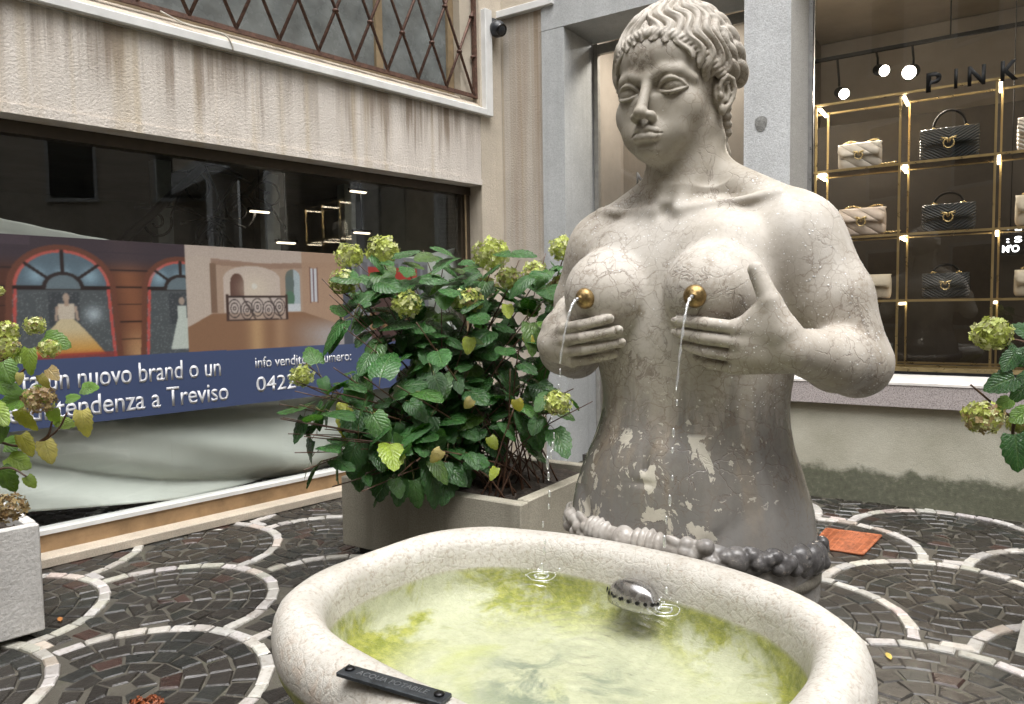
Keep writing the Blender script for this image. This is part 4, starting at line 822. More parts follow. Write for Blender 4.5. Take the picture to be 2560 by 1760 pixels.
# ================================================================ statue (carved with a distance field, then meshed)
class Field:
    def __init__(s, xs, ys, zs):
        s.xs, s.ys, s.zs = (np.asarray(a, 'f4') for a in (xs, ys, zs)); s.f = np.full((len(xs), len(ys), len(zs)), .2, 'f4'); s.M = None
    def frame(s, M): s.M = M         # local frame: columns of a rotation and an origin
    def _block(s, c, rad):
        sl = []
        for a, v in zip((s.xs, s.ys, s.zs), c):
            i0 = np.searchsorted(a, v-rad); i1 = np.searchsorted(a, v+rad); sl.append(slice(i0, i1))
        return tuple(sl)
    def _apply(s, sl, d, k, op):
        F = s.f[sl]
        if op == 'u':
            if k > 0: h = np.maximum(k-np.abs(F-d), 0)/k; s.f[sl] = np.minimum(F, d)-h*h*h*k/6
            else: s.f[sl] = np.minimum(F, d)
        else:
            if k > 0: h = np.maximum(k-np.abs(F+d), 0)/k; s.f[sl] = np.maximum(F, -d)+h*h*h*k/6
            else: s.f[sl] = np.maximum(F, -d)
    def _pt(s, p):
        p = np.asarray(p, float); return p if s.M is None else s.M[0] @ p+s.M[1]
    def _rel(s, sl, c):
        X = s.xs[sl[0]][:, None, None]-np.float32(c[0]); Y = s.ys[sl[1]][None, :, None]-np.float32(c[1]); Z = s.zs[sl[2]][None, None, :]-np.float32(c[2]); return X, Y, Z
    def ell(s, c, r, k=.02, op='u', rot=None):
        c = s._pt(c); r = np.asarray(r, float); sl = s._block(c, r.max()+k+.01)
        if any(q.stop <= q.start for q in sl): return
        X, Y, Z = s._rel(sl, c); Rm = np.eye(3) if rot is None else np.asarray(rot, float)
        if s.M is not None: Rm = s.M[0] @ Rm
        Rt = Rm.T.astype('f4'); A = [(Rt[i, 0]*X+Rt[i, 1]*Y+Rt[i, 2]*Z) for i in range(3)]
        k0 = np.sqrt(sum((A[i]/np.float32(r[i]))**2 for i in range(3))); k1 = np.sqrt(sum((A[i]/np.float32(r[i]**2))**2 for i in range(3)))+np.float32(1e-6)
        s._apply(sl, np.where(k0 < .5, (k0-1)*np.float32(r.min()), k0*(k0-1)/k1).astype('f4'), k, op)
    def cone(s, a, b, ra, rb, k=.02, op='u'):
        a = s._pt(a); b = s._pt(b); c = (a+b)/2; sl = s._block(c, np.linalg.norm(b-a)/2+max(ra, rb)+k+.01)
        if any(q.stop <= q.start for q in sl): return
        X, Y, Z = s._rel(sl, a); d = (b-a); L2 = max(1e-9, d@d); d = d.astype('f4')
        t = np.clip((X*d[0]+Y*d[1]+Z*d[2])/np.float32(L2), 0, 1)
        q = np.sqrt((X-t*d[0])**2+(Y-t*d[1])**2+(Z-t*d[2])**2)-(np.float32(ra)+np.float32(rb-ra)*t)
        s._apply(sl, q.astype('f4'), k, op)
    def path(s, pts, rad, k=.01, op='u'):
        n = len(pts); rr = rad if isinstance(rad, (list, tuple, np.ndarray)) else [rad]*n
        for i in range(n-1): s.cone(pts[i], pts[i+1], rr[i], rr[i+1], k, op)
    def mesh(s):
        f = s.f; S = f < 0; nx, ny, nz = f.shape
        cnt = np.zeros((nx-1, ny-1, nz-1), 'u1')
        for a in (0, 1):
            for b_ in (0, 1):
                for c in (0, 1): cnt += S[a:nx-1+a, b_:ny-1+b_, c:nz-1+c]
        I = np.flatnonzero((cnt > 0) & (cnt < 8)); del cnt
        i, j, k = np.unravel_index(I, (nx-1, ny-1, nz-1)); acc = np.zeros((len(I), 3)); num = np.zeros(len(I))
        g = {}
        for a in (0, 1):
            for b_ in (0, 1):
                for c in (0, 1): g[a, b_, c] = f[i+a, j+b_, k+c].astype('f8')
        ax = [s.xs.astype('f8'), s.ys.astype('f8'), s.zs.astype('f8')]; idx = [i, j, k]
        for d in range(3):
            for u_ in (0, 1):
                for v_ in (0, 1):
                    lo = [u_, v_]; lo.insert(d, 0); hi = list(lo); hi[d] = 1
                    p, q = g[tuple(lo)], g[tuple(hi)]; m = (p < 0) != (q < 0); t = np.where(m, p/np.where(m, p-q, 1), 0)
                    for e in range(3):
                        base = ax[e][idx[e]+lo[e]]; nxt = ax[e][idx[e]+hi[e]]; acc[:, e] += np.where(m, base+(nxt-base)*t, 0)
                    num += m
        V = acc/num[:, None]; cs = (nx-1, ny-1, nz-1); faces = []
        for d in range(3):
            A = [slice(None)]*3; B = [slice(None)]*3; A[d] = slice(0, -1); B[d] = slice(1, None)
            o1, o2 = [e for e in range(3) if e != d]
            A[o1] = B[o1] = slice(1, -1); A[o2] = B[o2] = slice(1, -1)
            sa, sb = S[tuple(A)], S[tuple(B)]; e = np.argwhere(sa != sb); inside = sa[tuple(e.T)]
            e[:, o1] += 1; e[:, o2] += 1
            def cell(du, dv):
                q = e.copy(); q[:, o1] -= du; q[:, o2] -= dv; return np.searchsorted(I, np.ravel_multi_index(q.T, cs))
            Q = np.stack([cell(1, 1), cell(0, 1), cell(0, 0), cell(1, 0)], 1)
            flip = inside if d != 1 else ~inside
            Q[~flip] = Q[~flip][:, ::-1]; faces.append(Q)
        return V, np.concatenate(faces)
def smooth_mesh(V, Fq, it=2, lam=.5):
    n = len(V); E = np.concatenate([Fq[:, [0, 1]], Fq[:, [1, 2]], Fq[:, [2, 3]], Fq[:, [3, 0]]]); E = np.concatenate([E, E[:, ::-1]])
    deg = np.bincount(E[:, 0], minlength=n)[:, None]
    for q in range(it*2):
        a = np.stack([np.bincount(E[:, 0], V[E[:, 1], d], n) for d in range(3)], 1)/np.maximum(deg, 1); V = V+(lam if q % 2 == 0 else -lam*1.04)*(a-V)
    return V
def dens(segs):
    out = []
    for a, b_, st in segs: out.append(np.arange(a, b_-st*.3, st))
    return np.concatenate(out)
def rotz(a): return np.array([[math.cos(a), -math.sin(a), 0], [math.sin(a), math.cos(a), 0], [0, 0, 1]])
def rotm(rx=0, ry=0, rz_=0):
    m = Matrix.Rotation(rz_, 3, 'Z') @ Matrix.Rotation(ry, 3, 'Y') @ Matrix.Rotation(rx, 3, 'X'); return np.array(m)

FINE = 1.0 if not globals().get('QUICK') else 1.8
XS = dens([(-.60, -.20, .0038*FINE), (-.20, .20, .0025*FINE), (.20, .62, .0038*FINE)]); YS = dens([(-.36, -.10, .0027*FINE), (-.10, .36, .0036*FINE)]); ZS = dens([(.70, 1.84, .0036*FINE), (1.84, 2.42, .0024*FINE)])
Fb = Field(XS, YS, ZS)
# torso: elliptical sections through a spline
tz = [.60, .74, .84, .93, 1.02, 1.11, 1.21, 1.30, 1.40, 1.50, 1.60, 1.68, 1.74, 1.79]
ta_ = [.365, .362, .357, .345, .318, .285, .268, .280, .305, .318, .312, .275, .20, .12]
tb_ = [.27, .268, .262, .252, .232, .205, .190, .195, .205, .205, .195, .17, .135, .10]
tc_ = [.0, .0, .0, .0, .0, .0, .005, .01, .015, .02, .025, .03, .03, .03]
def pch(z, xs, ys):
    m = np.gradient(np.array(ys), np.array(xs)); i = np.clip(np.searchsorted(xs, z)-1, 0, len(xs)-2); x0, x1 = np.array(xs)[i], np.array(xs)[i+1]; h = x1-x0; t = np.clip((z-x0)/h, 0, 1); y0, y1 = np.array(ys)[i], np.array(ys)[i+1]
    return (2*t**3-3*t*t+1)*y0+(t**3-2*t*t+t)*h*m[i]+(-2*t**3+3*t*t)*y1+(t**3-t*t)*h*m[i+1]
A_, B_, C_ = (pch(ZS, tz, q).astype('f4') for q in (ta_, tb_, tc_))
X = Fb.xs[:, None, None]; Y = Fb.ys[None, :, None]; XO = (.014*np.exp(-((ZS-1.22)/.16)**2)).astype('f4')
for z0 in range(0, len(ZS), 60):
    s_ = slice(z0, z0+60); a, b_, c = A_[s_], B_[s_], C_[s_]
    q = (np.abs((X-XO[s_])/a)**2.25+np.abs((Y-c)/b_)**2.25)**(1/2.25); d = (q-1)*np.minimum(a, b_); d = np.maximum(d, Fb.zs[s_]-np.float32(1.80)); Fb.f[:, :, s_] = np.minimum(Fb.f[:, :, s_], d)
del d, q
# neck, shoulders, back
Fb.cone((-.012, .03, 1.66), (-.018, .025, 1.97), .128, .105, .06)
for sg in (-1, 1):
    Fb.cone((sg*.05, .045, 1.86), (sg*.262, .035, 1.722), .055, .075, .07)
    Fb.ell((sg*.282 if sg > 0 else -.276, .025, 1.655), (.115, .118, .115), .06)
    Fb.cone((sg*.03, -.105, 1.748), (sg*.27, -.03, 1.775), .006, .007, .05)              # collar bones
    Fb.cone((sg*.074, .03, 1.955), (sg*.022, -.098, 1.752), .022, .016, .035)              # neck muscles
    Fb.ell((sg*.150, -.092, 1.60), (.12, .095, .13), .07)
    Fb.ell((sg*.157, -.146, 1.524), (.131, .146, .130), .032)                               # breasts
Fb.ell((-.012, -.118, 1.748), (.018, .024, .020), .04, 's')
Fb.cone((0, -.19, 1.70), (0, -.205, 1.56), .006, .010, .035, 's')
Fb.ell((0, -.165, .99), (.17, .088, .15), .08)
Fb.cone((0, -.213, 1.32), (0, -.236, 1.06), .006, .005, .035, 's')
Fb.ell((0, -.268, 1.024), (.040, .016, .006), .022, 's')
for sg in (-1, 1): Fb.cone((sg*.27, -.19, .98), (sg*.16, -.25, .86), .003, .004, .06, 's')
# arms
ARM = {}
for sg in (1, -1):
    el = np.array((.446, .03, 1.343)) if sg > 0 else np.array((-.425, .045, 1.345)); sh = np.array((.300, .03, 1.662)) if sg > 0 else np.array((-.294, .03, 1.668))
    md = (el+sh)/2+np.array((sg*.012, .0, .0))
    Fb.cone(sh, md, .108, .100, .05); Fb.cone(md, el, .100, .082, .03)
    Fb.ell(sh+np.array((sg*.012, 0, -.05)), (.105, .11, .14), .05)
    wr = np.array((.380, -.225, 1.385)) if sg > 0 else np.array((-.322, -.205, 1.385))
    fm = el*.62+wr*.38+np.array((sg*.008, -.004, -.006))
    Fb.ell(el+np.array((0, .012, -.008)), (.082, .08, .082), .03)
    Fb.cone(el, fm, .080, .076, .03); Fb.cone(fm, wr, .076, .050, .03)
    # hand: palm fans into four fingers under the breast, thumb up its outer side
    if sg > 0:
        kn = [(.262, -.272, 1.437), (.262, -.272, 1.403), (.256, -.262, 1.370), (.247, -.248, 1.341)]
        mdp = [(.192, -.289, 1.447), (.190, -.286, 1.413), (.186, -.276, 1.379), (.190, -.257, 1.348)]
        tip = [(.112, -.268, 1.453), (.107, -.262, 1.423), (.118, -.247, 1.390), (.145, -.236, 1.361)]
        tb0, tb1, tb2 = (.366, -.243, 1.425), (.338, -.258, 1.497), (.304, -.258, 1.572)
    else:
        kn = [(-.240, -.262, 1.430), (-.242, -.262, 1.398), (-.238, -.254, 1.366), (-.230, -.242, 1.337)]
        mdp = [(-.168, -.288, 1.441), (-.166, -.286, 1.408), (-.166, -.274, 1.374), (-.172, -.255, 1.343)]
        tip = [(-.090, -.268, 1.458), (-.070, -.256, 1.427), (-.069, -.242, 1.393), (-.096, -.232, 1.361)]
        tb0, tb1, tb2 = (-.318, -.205, 1.43), (-.305, -.17, 1.49), (-.285, -.125, 1.55)
    ARM[sg] = (kn, mdp, tip, tb2)
    pc = (np.array(kn[1])+np.array(kn[2]))/2*.55+wr*.45
    Fb.ell(pc, (.062, .030, .050), .025, rot=rotm(0, 0, sg*.35))
    for q in range(4): Fb.cone(wr+np.array((0, 0, .018-.014*q)), np.array(kn[q]), .030, .0185, .018)
    Fb.cone(wr, tb0, .042, .036, .02); Fb.cone(tb0, tb1, .035, .0255, .02); Fb.cone(tb1, tb2, .0245, .0190, .008)
    Fb.cone(np.array(tb1), np.array(kn[0]), .012, .012, .03)
    Fb.ell((np.array(kn[0])+np.array(tb0)+np.array(tb1))/3+np.array((0, -.004, -.01)), (.042, .024, .046), .03)
    rads = [(.0165, .0158, .0132), (.0165, .0158, .0132), (.0158, .015, .0125), (.014, .013, .011)]
    for q in range(4):
        Fb.cone(kn[q], mdp[q], rads[q][0], rads[q][1], .0045 if q else .006); Fb.cone(mdp[q], tip[q], rads[q][1], rads[q][2], .0035)
    for q in range(3):           # grooves between the fingers
        a = (np.array(kn[q])*.8+np.array(mdp[q])*.2+np.array(kn[q+1])*.8+np.array(mdp[q+1])*.2)/2+np.array((0, -.017, 0)); b_ = (np.array(tip[q])+np.array(tip[q+1]))/2+np.array((0, -.010, 0)); m_ = (np.array(mdp[q])+np.array(mdp[q+1]))/2+np.array((0, -.0145, 0))
        Fb.path([a, m_, b_], [.0022, .0036, .0034], .004, 's')
    for p_ in ARM[sg][2][:3]+[tb2]:   # nails
        p_ = np.array(p_); dx_ = -sg if p_ is not ARM[sg][3] else 0
    for q in range(3):
        p_ = np.array(tip[q]); dr_ = (p_-np.array(mdp[q])); dr_ /= np.linalg.norm(dr_); nrm = np.array((0, -1, .15)); nrm -= dr_*(nrm@dr_); nrm /= np.linalg.norm(nrm)
        cn = p_+nrm*(rads[q][2]-.0015)+dr_*.004
        Rn = np.stack([dr_, np.cross(nrm, dr_), nrm], 1)
        Fb.ell(cn, (.0125, .0098, .0035), .0015, 's', Rn); Fb.ell(cn+nrm*.0004, (.0108, .0082, .0034), .0012, 'u', Rn)
# head
HF = (rotz(R(3)), np.array([-.045, 0.0, 0.0])); Fb.frame(HF)
Fb.ell((0, .02, 2.15), (.143, .180, .165), .03); Fb.ell((0, -.040, 2.043), (.117, .122, .142), .05)
Fb.ell((0, -.070, 2.165), (.118, .098, .085), .04)
Fb.ell((0, -.108, 1.926), (.046, .050, .038), .05)
for sg in (-1, 1):
    Fb.cone((sg*.024, -.105, 1.922), (sg*.094, .0, 1.985), .030, .032, .05)
    Fb.cone((sg*.094, .0, 1.985), (sg*.116, .02, 2.06), .032, .03, .04)
    Fb.ell((sg*.078, -.094, 2.020), (.046, .040, .050), .05)
    Fb.ell((sg*.056, -.110, 1.965), (.038, .034, .045), .045)
    Fb.ell((sg*.058, -.177, 2.076), (.039, .034, .023), .020, 's'); Fb.ell((sg*.027, -.176, 2.072), (.018, .030, .022), .018, 's')
    Fb.path([(sg*.014, -.152, 2.098), (sg*.045, -.147, 2.109), (sg*.078, -.131, 2.107), (sg*.106, -.102, 2.090)], [.012, .014, .014, .011], .028)
    Fb.ell((sg*.0635, -.1235, 2.0725), (.034, .031, .027), .004)
    up = [(sg*.027, -.146, 2.0655), (sg*.043, -.1540, 2.0825), (sg*.063, -.155, 2.0885), (sg*.083, -.146, 2.0830), (sg*.101, -.124, 2.0665)]
    lo = [(sg*.027, -.146, 2.0645), (sg*.045, -.1525, 2.0555), (sg*.066, -.1525, 2.0520), (sg*.086, -.143, 2.0560), (sg*.101, -.124, 2.0650)]
    up = cr_path(up, 4); lo = cr_path(lo, 4); n_u = len(up); Fb.path(up, [.0038+.0024*math.sin(math.pi*i/(n_u-1)) for i in range(n_u)], .002); Fb.path(lo, [.0034+.0015*math.sin(math.pi*i/(n_u-1)) for i in range(n_u)], .002)
    up2 = [(x, y-.006, z+.0105) for x, y, z in up]; Fb.path(up2[4:-2], .0022, .004, 's')
    # ear
    _e = Fb.M; Fb.frame((_e[0], _e[1]+_e[0] @ (np.array((.004, -.030, .004)) if sg > 0 else np.array((.004, .010, .004)))))
    ES = .82; ep = lambda x, y, z: (sg*(.140+ES*(x-.140)*1.15), .025+ES*(y-.025), 2.060+ES*(z-2.060))
    Fb.ell(ep(.139, .024, 2.062), (.011, .028, .041), .012, rot=rotm(0, 0, sg*-.25))
    hel = [(.1430, .004, 2.050), (.1445, .000, 2.075), (.1500, .006, 2.098), (.1580, .026, 2.113), (.1660, .050, 2.106), (.1690, .062, 2.080), (.1660, .058, 2.050), (.1600, .044, 2.026), (.1530, .026, 2.010)]
    Fb.path([ep(*p_) for p_ in hel], [.005, .006, .0072, .0078, .0078, .0074, .007, .0066, .0075], .004)
    Fb.ell(ep(.149, .014, 2.004), (.010, .0135, .0155), .007)
    Fb.ell(ep(.160, .030, 2.070), (.011, .0125, .022), .004, 's')
    Fb.path([ep(.156, .038, 2.086), ep(.158, .044, 2.062), ep(.154, .034, 2.036)], [.0052, .006, .006], .005); Fb.ell(ep(.149, .003, 2.046), (.0075, .0085, .011), .005); Fb.frame(_e)
# nose
Fb.cone((0, -.152, 2.100), (0, -.193, 2.008), .0122, .0150, .016); Fb.ell((0, -.198, 1.999), (.0185, .020, .0165), .012)
for sg in (-1, 1):
    Fb.ell((sg*.0225, -.181, 1.992), (.0130, .020, .0130), .013); Fb.ell((sg*.0125, -.196, 1.978), (.0068, .011, .007), .004, 's')
    Fb.path([(sg*.034, -.165, 1.998), (sg*.046, -.152, 1.975)], [.001, .001], .012, 's')
_e = Fb.M; Fb.frame((_e[0], _e[1]+np.array((0, 0, .007))))
# mouth and chin
Fb.ell((0, -.128, 1.945), (.056, .046, .042), .035)
Fb.cone((0, -.181, 1.974), (0, -.182, 1.958), .0032, .004, .008, 's')
for sg in (-1, 1):
    Fb.path([(0, -.1765, 1.9485), (sg*.013, -.1785, 1.9515), (sg*.030, -.1655, 1.9465), (sg*.045, -.148, 1.9435)], [.0092, .0108, .0085, .0035], .005)
    Fb.path([(0, -.1765, 1.9315), (sg*.018, -.1745, 1.9315), (sg*.032, -.1625, 1.9345), (sg*.044, -.149, 1.9425)], [.0146, .0140, .0105, .004], .005)
    Fb.path([(0, -.190, 1.9415), (sg*.020, -.188, 1.9425), (sg*.035, -.170, 1.940), (sg*.048, -.150, 1.9425)], [.0030, .0030, .0026, .0016], .003, 's')
Fb.ell((0, -.176, 1.914), (.034, .014, .008), .018, 's'); Fb.ell((0, -.150, 1.904), (.028, .02, .02), .03)
Fb.frame(None)
V, Q = Fb.mesh(); V = smooth_mesh(V, Q, 2); del Fb

# hair: cap, combed locks and plaited crown
Fh = Field(dens([(-.26, .24, .0025*FINE)]), dens([(-.22, .27, .0026*FINE)]), dens([(1.78, 2.44, .0026*FINE)])); Fh.frame(HF)
Fh.ell((0, .020, 2.162), (.158, .181, .170), .01); Fh.ell((0, -.150, 2.086), (.148, .135, .118), .004, 's'); 
for sg in (-1, 1): Fh.ell((sg*.16, .0, 2.04), (.07, .085, .085), .015, 's')
Fh.ell((0, -.02, 1.93), (.16, .14, .11), .02, 's')
def sph(lon, lat, k=1.0):       # point on the skull: lon 0 at the brow, lat up
    cl = math.cos(lat); return np.array((math.sin(lon)*cl*.149*k, .032-math.cos(lon)*cl*.186*k, 2.150+math.sin(lat)*.170*k))
# combed wavy locks: ridges that run back from the brow in waves
_o = HF[1]; _ri = HF[0].T
Xh = Fh.xs[:, None, None]-_o[0]; Yh = Fh.ys[None, :, None]-_o[1]; Zh = Fh.zs[None, None, :]
xh = (_ri[0, 0]*Xh+_ri[0, 1]*Yh)/.150; yh = -((_ri[1, 0]*Xh+_ri[1, 1]*Yh)-.032)/.180; zh = (Zh-2.150)/.170
lon = np.abs(np.arctan2(xh+.10*np.exp(-4*np.abs(xh)), yh+0*xh)); lat = np.arctan2(zh+0*xh, np.sqrt(xh**2+yh**2)+1e-4)
sw = lon*.62+lat*.50                                   # strands sweep up, back and away from the parting
al = lat*1.0-lon*.35
ph = 24*(sw-.30*al)+1.35*np.sin(10.5*al+2.2*lon+.8*np.sin(5*lon))
rdg = np.abs(np.sin(ph))**.55; fin = np.abs(np.sin(3*ph+.6*np.sin(17*al)))
blk = .5+.5*np.sin(2*ph*.5+5.5*al)
front = 1/(1+np.exp(-(lat+.25)*18))
dsp = (.0150*rdg-.003+.003*blk*rdg+.0020*fin)*front
Fh.f -= np.where(np.abs(Fh.f) < .04, dsp, 0).astype('f4'); del Xh, Yh, xh, yh, zh, lon, lat, sw, al, ph, rdg, fin, blk, front, dsp
# twisted locks rolled along the hairline
_hl = cr_path([(-.150, .010, 2.085), (-.138, -.055, 2.122), (-.105, -.112, 2.165), (-.055, -.148, 2.195), (0, -.158, 2.206), (.055, -.148, 2.195), (.105, -.112, 2.165), (.138, -.055, 2.122), (.150, .010, 2.085)], 5)
for i in range(len(_hl)-1):
    p = (_hl[i]+_hl[i+1])/2; tg = _hl[i+1]-_hl[i]; tg /= np.linalg.norm(tg); out = p-np.array((0, .04, 2.10)); out /= np.linalg.norm(out); out -= tg*(out@tg); out /= np.linalg.norm(out); up_ = np.cross(tg, out); sgn = 1 if p[0] > 0 else -1
    if up_[2] < 0: up_ = -up_
    ax = tg*.55*sgn+up_*.9; ax /= np.linalg.norm(ax); sd = np.cross(out, ax)
    Fh.ell(p+up_*.010+out*.004, (.0205, .0088, .0120), .0022, 'u', np.stack([ax, sd, out], 1))
def braid(fn, n, w, k=.004):
    """two strand plait: slanted lumps left and right of a path"""
    for i in range(n):
        p = fn(i/n); p2 = fn((i+1)/n); tdir = p2-p; tdir /= np.linalg.norm(tdir); out = p-np.array((0, .03, 2.13)); out -= tdir*(out@tdir); out /= np.linalg.norm(out); sd = np.cross(tdir, out)
        for s2 in (-1, 1):
            ctr = p+(tdir*.5*np.linalg.norm(p2-p) if s2 > 0 else 0)+sd*s2*w*.55+out*.004; ax = tdir*.82+sd*s2*(-.62); ax /= np.linalg.norm(ax); b2 = np.cross(out, ax)
            Fh.ell(ctr, (w*1.16, w*.56, w*.64), k, 'u', np.stack([ax, b2, out], 1))
def crown(tilt, k): 
    def fn(t):
        a = lerp(-100, 100, t); la = math.radians(90-abs(a)); sg = 1 if a > 0 else -1
        p = np.array((math.sin(math.radians(a))*.158*k, tilt+.06*(1-math.cos(math.radians(a))), 2.150+math.cos(math.radians(a))*.182*k)); return p
    return fn
braid(crown(-.010, .98), 15, .032); braid(crown(.038, .98), 14, .037); braid(crown(.084, .86), 11, .036)
Fh.ell((0, .10, 2.13), (.11, .06, .13), .02)
for q in range(9):
    a = q/9*6.28; Fh.ell((.055*math.cos(a), .142, 2.13+.075*math.sin(a)), (.032, .018, .024), .006, 'u', rotm(0, -a+.6, 0))
for sg in (-1, 1):
    for i in range(10):
        t = i/9; p = np.array((sg*lerp(.10, .125, t), lerp(.105, .145, t), lerp(1.985, 1.80, t))); Fh.ell(p, (.017, .016, .021), .005, 'u', rotm(0, sg*(.7 if i % 2 else -.5), 0))
    for i in range(6): Fh.ell((sg*(.135-.004*i), .055+.012*i, 2.085-.02*i), (.016, .02, .014), .006)
VH, QH = Fh.mesh(); VH = smooth_mesh(VH, QH, 1); del Fh

# garland round the hips
Fg = Field(dens([(-.45, .45, .0036*FINE)]), dens([(-.36, .36, .0036*FINE)]), dens([(.72, .95, .0036*FINE)]))
rg_ = random.Random(5); NG = 34
def ringp(a, k=1.0): return np.array((.357*k*math.cos(a), .266*k*math.sin(a), .826-.040*math.sin(a)))
for q in range(72): Fg.cone(ringp(2*math.pi*q/72, .95), ringp(2*math.pi*(q+1)/72, .95), .030, .030, .004)
a = 0.0
while a < 2*math.pi-.06:
    kind = rg_.random(); p = ringp(a); out = np.array((math.cos(a)/.378, math.sin(a)/.283, 0)); out /= np.linalg.norm(out); tg = np.array((-out[1], out[0], 0)); up_ = np.array((0, 0, 1.))
    Rm = np.stack([tg, out, up_], 1); p = p-out*.003
    if kind < .34:                      # round fruit with a leaf under it
        r_ = rg_.uniform(.034, .040); Fg.ell(p+up_*rg_.uniform(-.006, .010), (r_, r_, r_*1.06), .003); Fg.ell(p+tg*.03-up_*.028+out*.004, (.036, .014, .022), .003, 'u', Rm); da = .205
        Fg.ell(p+out*r_*.98+up_*.012, (.005, .005, .005), .004, 's')
    elif kind < .68:                    # melon slices
        for s2 in (-1.5, -.5, .5, 1.5): Fg.ell(p+tg*s2*.021+up_*.003, (.0165, .040-.005*abs(s2), .045-.005*abs(s2)), .002, 'u', Rm)
        Fg.ell(p+tg*.05-up_*.02, (.022, .018, .018), .004, 'u', Rm); da = .27
    else:                               # bunch of small berries and leaves
        for z_ in range(8): Fg.ell(p+tg*rg_.uniform(-.036, .036)+up_*rg_.uniform(-.028, .030)+out*rg_.uniform(.006, .020), (.0195, .0195, .0195), .002)
        Fg.ell(p+up_*.022-tg*.02+out*.008, (.034, .010, .014), .003, 'u', Rm @ rotm(0, .4, 0)); da = .19
    a += da
VG, QG = Fg.mesh(); VG = smooth_mesh(VG, QG, 1); del Fg

# marble
_k = NT('veined_statue_marble'); _c = _k.co(); _x = _k.xyz(_c)
_n = _k.noise(_c, 3.2, 6, .62, .3); _f = _k.noise(_c, 60, 5, .7); _g = _k.noise(_c, 260, 3, .7)
_w = _k.mix(.20, _c, _k.noisec(_c, 5.5, 7), 'ADD'); _w2 = _k.mix(.085, _c, _k.noisec(_c, 13, 7), 'ADD')
_e1 = _k.n('TexVoronoi', {'Vector': _w, 'Scale': 9.0}, feature='DISTANCE_TO_EDGE').outputs[0]; _e2 = _k.n('TexVoronoi', {'Vector': _w2, 'Scale': 26.0}, feature='DISTANCE_TO_EDGE').outputs[0]
_cn = _k.math('ABSOLUTE', _k.math('SUBTRACT', _k.noise(_w2, 5.5, 6, .58, .8), .5)); _v1 = _k.math('MULTIPLY', _k.math('MAXIMUM', _k.ramp(_cn, [(0, .9), (.006, .5), (.014, 0)]), _k.ramp(_e1, [(0, .7), (.008, .4), (.018, 0)])), _k.ramp(_k.noise(_c, 5, 4, .6), [(.44, 0), (.58, 1)])); _v2 = _k.math('MULTIPLY', _k.ramp(_e2, [(0, .8), (.02, .4), (.05, 0)]), _k.ramp(_k.noise(_c, 4.2, 4, .65), [(.43, 0), (.58, 1)]))
_col = _k.ramp(_n, [(.25, (.36, .325, .275)), (.5, (.475, .44, .385)), (.78, (.555, .53, .49))])
_col = _k.mix(_k.ramp(_f, [(.5, 0), (.75, .45)]), _col, (.30, .26, .20))
_st = _k.noise(_k.co(scale=(5, 5, 1.1), loc=(2, 0, 1)), 1.0, 5, .65, .3); _col = _k.mix(_k.ramp(_st, [(.5, 0), (.72, .65)]), _col, (.26, .215, .155)); _mt = _k.math('MULTIPLY', _k.ramp(_k.noise(_c, 34, 5, .75), [(.5, 0), (.68, .7)]), _k.ramp(_k.noise(_c, 4.5, 4, .6), [(.45, 0), (.62, 1)])); _col = _k.mix(_mt, _col, (.20, .155, .105))
# rain-washed dirt on the face and neck, soaked grey lower body with flaked patches
_fc = _k.math('MULTIPLY', _k.rng(_x[2], 1.74, 1.86), _k.rng(_x[2], 2.24, 2.10)); _col = _k.mix(_k.math('MULTIPLY', _k.math('MULTIPLY', _fc, _k.ramp(_k.noise(_c, 9, 5, .65), [(.3, .45), (.7, .95)])), .9), _col, (.285, .255, .20))
_str = _k.noise(_k.co(scale=(11, 11, 1.2)), 1.0, 5, .62, .25); _zz = _k.math('ADD', _x[2], _k.math('MULTIPLY', _k.math('SUBTRACT', _str, .5), .34))
_wet = _k.rng(_zz, 1.36, 1.13); _wc = _k.ramp(_str, [(.28, (.125, .12, .113)), (.5, (.20, .188, .172)), (.66, (.28, .232, .175)), (.8, (.36, .34, .31))]); _wc = _k.mix(_k.ramp(_f, [(.4, .3), (.6, 0)]), _wc, (.12, .11, .095)); _lowg = _k.rng(_x[2], 1.05, .9); _wc = _k.mix(_k.math('MULTIPLY', _lowg, .55), _wc, (.19, .19, .19))
_col = _k.mix(_k.math('MULTIPLY', _wet, .92), _col, _wc)
_fh = _k.math('MULTIPLY', _k.math('MULTIPLY', _k.rng(_x[2], 2.10, 2.125), _k.rng(_x[2], 2.19, 2.15)), _k.math('MULTIPLY', _k.rng(_k.math('ABSOLUTE', _k.math('ADD', _x[0], .052)), .055, .02), _k.math('MULTIPLY', _k.rng(_x[1], -.10, -.13), _k.ramp(_k.noise(_c, 48, 5, .7), [(.44, 0), (.58, .8)])))); _col = _k.mix(_fh, _col, (.15, .115, .08))
_col = _k.mix(_k.math('MULTIPLY', _v2, .75), _col, (.17, .125, .09)); _col = _k.mix(_k.math('MULTIPLY', _v1, .68), _col, (.13, .095, .07))
_zone = _k.math('MULTIPLY', _k.math('MULTIPLY', _k.rng(_x[2], .84, .93), _k.rng(_x[2], 1.22, 1.06)), _k.math('MULTIPLY', _k.rng(_x[1], -.06, -.14), _k.rng(_x[0], .27, .17)))
_pn = _k.noise(_k.n('Mapping', {'Vector': _c, 'Scale': (1, 1, .78), 'Location': (.13, .4, .31)}).outputs[0], 12.0, 6, .62, .5); _pt = _k.math('MULTIPLY', _k.ramp(_pn, [(.575, 0), (.585, 1)]), _k.ramp(_zone, [(.35, 0), (.45, 1)]))
_pt2 = _k.math('MULTIPLY', _k.ramp(_k.noise(_w2, 46, 3, .55), [(.64, 0), (.66, 1)]), _k.math('MULTIPLY', _k.rng(_x[2], .95, 1.02), _k.math('MULTIPLY', _k.rng(_x[2], 1.34, 1.2), _k.rng(_x[1], -.05, -.12))))
